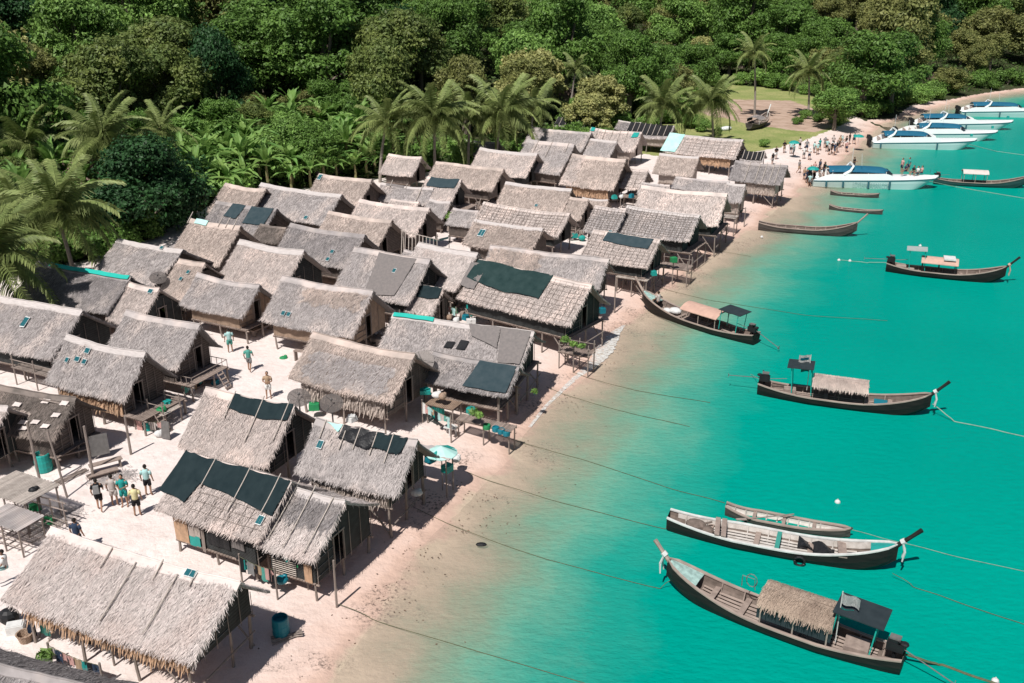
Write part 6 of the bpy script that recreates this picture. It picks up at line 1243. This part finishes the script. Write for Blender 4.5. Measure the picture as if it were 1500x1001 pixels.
# seaweed, leaves and pebbles at the water edge: nobody could count it
rr = np.random.default_rng(77); n = 1500; t = rr.random(n)*.55; idx = t*(len(SHORE)-1); k0 = np.clip(idx.astype(int), 2, 20); q = rr.random(n); Pn = SHORE[k0]*(1-q)[:, None]+SHORE[k0+1]*q[:, None]
off = rr.normal(.9, 1.3, n); dd = SHORE[k0+1]-SHORE[k0]; nn_ = np.stack([dd[:, 1], -dd[:, 0]], 1)/np.hypot(dd[:, 0], dd[:, 1])[:, None]; Pn = Pn+nn_*off[:, None]
cl = vnoise(Pn[:, 0]*2.5, Pn[:, 1]*2.5, 4) > .12; Pn = Pn[cl]; zz = np.maximum(zterr(Pn[:, 0], Pn[:, 1]), 0)+.02; n = len(Pn); an = rr.uniform(0, 6.3, n); s = rr.uniform(.02, .07, n)[:, None]
d = np.stack([np.cos(an), np.sin(an), 0*an], 1)*s; wv = np.stack([-np.sin(an), np.cos(an), 0*an], 1)*s*.6; c3_ = np.column_stack([Pn, zz]); g = MB(); g.quads(np.stack([c3_-d, c3_+wv, c3_+d, c3_-wv], 1)); o = g.build('shore_litter', M('litter', (.16, .08, .05), (.07, .06, .05), scale=3, island=.8)); tag(o, kind='stuff')
x, y = at(705, 797, .05); g = MB(); g.ell((0, 0, .02), (.26, .14, .09)); thing('floating_bag', g, m_black, (x, y, 0), 'small black bag floating in the shallows', 'bag')
# mooring ropes lying on the water
def rope(p, label, mt=None, r=.014, sagz=0.03, z1=None):
    pts = []; rr = random.Random(int(p[0][0]*10)); n = 26
    for i in range(n+1):
        u = i/n*(len(p)-1); k = min(int(u), len(p)-2); q = u-k; a = Vector(p[k]).lerp(Vector(p[k+1]), q)
        x, y = a.x+.02*math.sin(i*.9+p[0][0]), a.y+.03*math.sin(i*.6); z = a.z
        if z < .1: z = max(zt(x, y), 0)+.03
        pts.append((x, y, z))
    g = MB(); g.tube(pts, r, 5); o = g.build('mooring_rope', mt or m_rope); return tag(o, label, 'rope', None)
def w3(px, py, z=0.03): x, y = unproj(px, py, z); return (x, y, z)
rope([w3(496, 885, .3), w3(560, 912), w3(700, 955), w3(860, 1001), w3(1000, 1045)], 'dark rope from the lone beach post across the shallows to the bottom edge')
rope([w3(610, 750), w3(715, 790), w3(800, 820), w3(965, 862), w3(984, 850, .5)], 'rope from the crumpled net hut to the bow of the nearest longtail')
rope([w3(684, 695), w3(800, 730), w3(900, 757), w3(975, 775), w3(982, 760, .5)], 'rope from the beach to the stern of the white ribbed longtail')
rope([w3(730, 640), w3(850, 672), w3(980, 715), w3(1062, 737)], 'rope from the verandah hut to the small grey skiff')
rope([w3(840, 548), w3(930, 572), w3(1040, 590)], 'thin rope running into the water from the gridded shore hut')
rope([w3(800, 570), w3(900, 600), w3(1010, 625)], 'faint rope in the shallows before the green side hut')
rope([w3(955, 420), w3(1040, 440), w3(1180, 462), w3(1300, 470)], 'long faint rope passing behind the beached longtail')
rope([w3(1040, 365), w3(1100, 376)], 'short rope in the shallows under the far decks')
rope([w3(1322, 958, .5), w3(1380, 975), w3(1520, 1022)], 'thick dark rope from the stern of the nearest longtail to the lower right', r=.05)
rope([w3(1308, 840, .3), w3(1345, 862), w3(1420, 888), w3(1520, 922)], 'rope from the bow of the white ribbed longtail to the right edge')
rope([w3(1238, 772, .1), w3(1300, 790), w3(1400, 815), w3(1520, 842)], 'pale rope from the small skiff to the right edge', m_ropel)
rope([w3(1366, 592, .7), w3(1400, 618), w3(1460, 630), w3(1520, 645)], 'pale rope from the bow of the mid bay longtail', m_ropel, r=.03)
rope([w3(1100, 548), w3(1112, 556, .6)], 'short pale rope at the stern of the mid bay longtail', m_ropel)
rope([w3(1230, 381), w3(1262, 384), w3(1300, 385, .3)], 'pale rope between two buoys and the salmon canopied longtail', m_ropel, r=.03)
rope([w3(1362, 266, 1.2), w3(1400, 274), w3(1520, 294)], 'white rope from the bow of the nearest speedboat', m_ropel, r=.04)
rope([w3(1420, 212, 1.5), w3(1460, 222), w3(1520, 230)], 'white rope from the bow of the second speedboat', m_ropel, r=.04)
for px, py, lb in ((1227, 735, 'white round buoy beyond the small grey skiff'), (1348, 360, 'small white buoy beyond the salmon canopied longtail'), (1229, 381, 'leftmost of two white buoys on a pale rope'), (1245, 382, 'second white buoy on the pale rope, nearer the salmon canopied longtail'), (1458, 997, 'white buoy at the bottom right edge'), (1116, 347, 'white float in the shallows below the bare grey longtail')):
    x, y = at(px, py, .05); g = MB(); g.ell((0, 0, .02), (.14, .14, .13), 10, 7); g.tube([(0, 0, .12), (0, 0, .2)], .025, 5); thing('mooring_buoy', g, m_cloth, (x, y, 0), lb, 'buoy')
# small white dinghy hull on grass
x, y, z0 = uz(1063, 190, 1); g = MB(); g.ell((0, 0, .25), (1.3, .55, .35), 12, 7); g.box((0, 0, .1), (1.6, .5, .2)); thing('dinghy', g, m_white, (x, y, z0), 'small upturned white dinghy on the grass clearing', 'dinghy', rz=.7)
# beach umbrellas in the crowd
for px, py, lb in ((1161, 228, 'teal umbrella held up among the day trippers at the left'), (1256, 212, 'teal and white banner umbrella at the right end of the crowd'), (1189, 262, 'teal umbrella at the stern of the nearest speedboat')):
    x, y = at(px, py+4, .5); z0 = max(zt(x, y), -.3); root = empty('hand_umbrella', (x, y, z0), 0, lb, 'umbrella'); g = MB(); g.lathe([(.75, 2.0), (.5, 2.22), (0, 2.36)], n=8); g.build('umbrella_canopy', m_tealp, root); g = MB(); g.tube([(0, 0, .9), (0, 0, 2.3)], .02, 5); g.build('handle', m_white, root)
print('objects', len(bpy.data.objects))
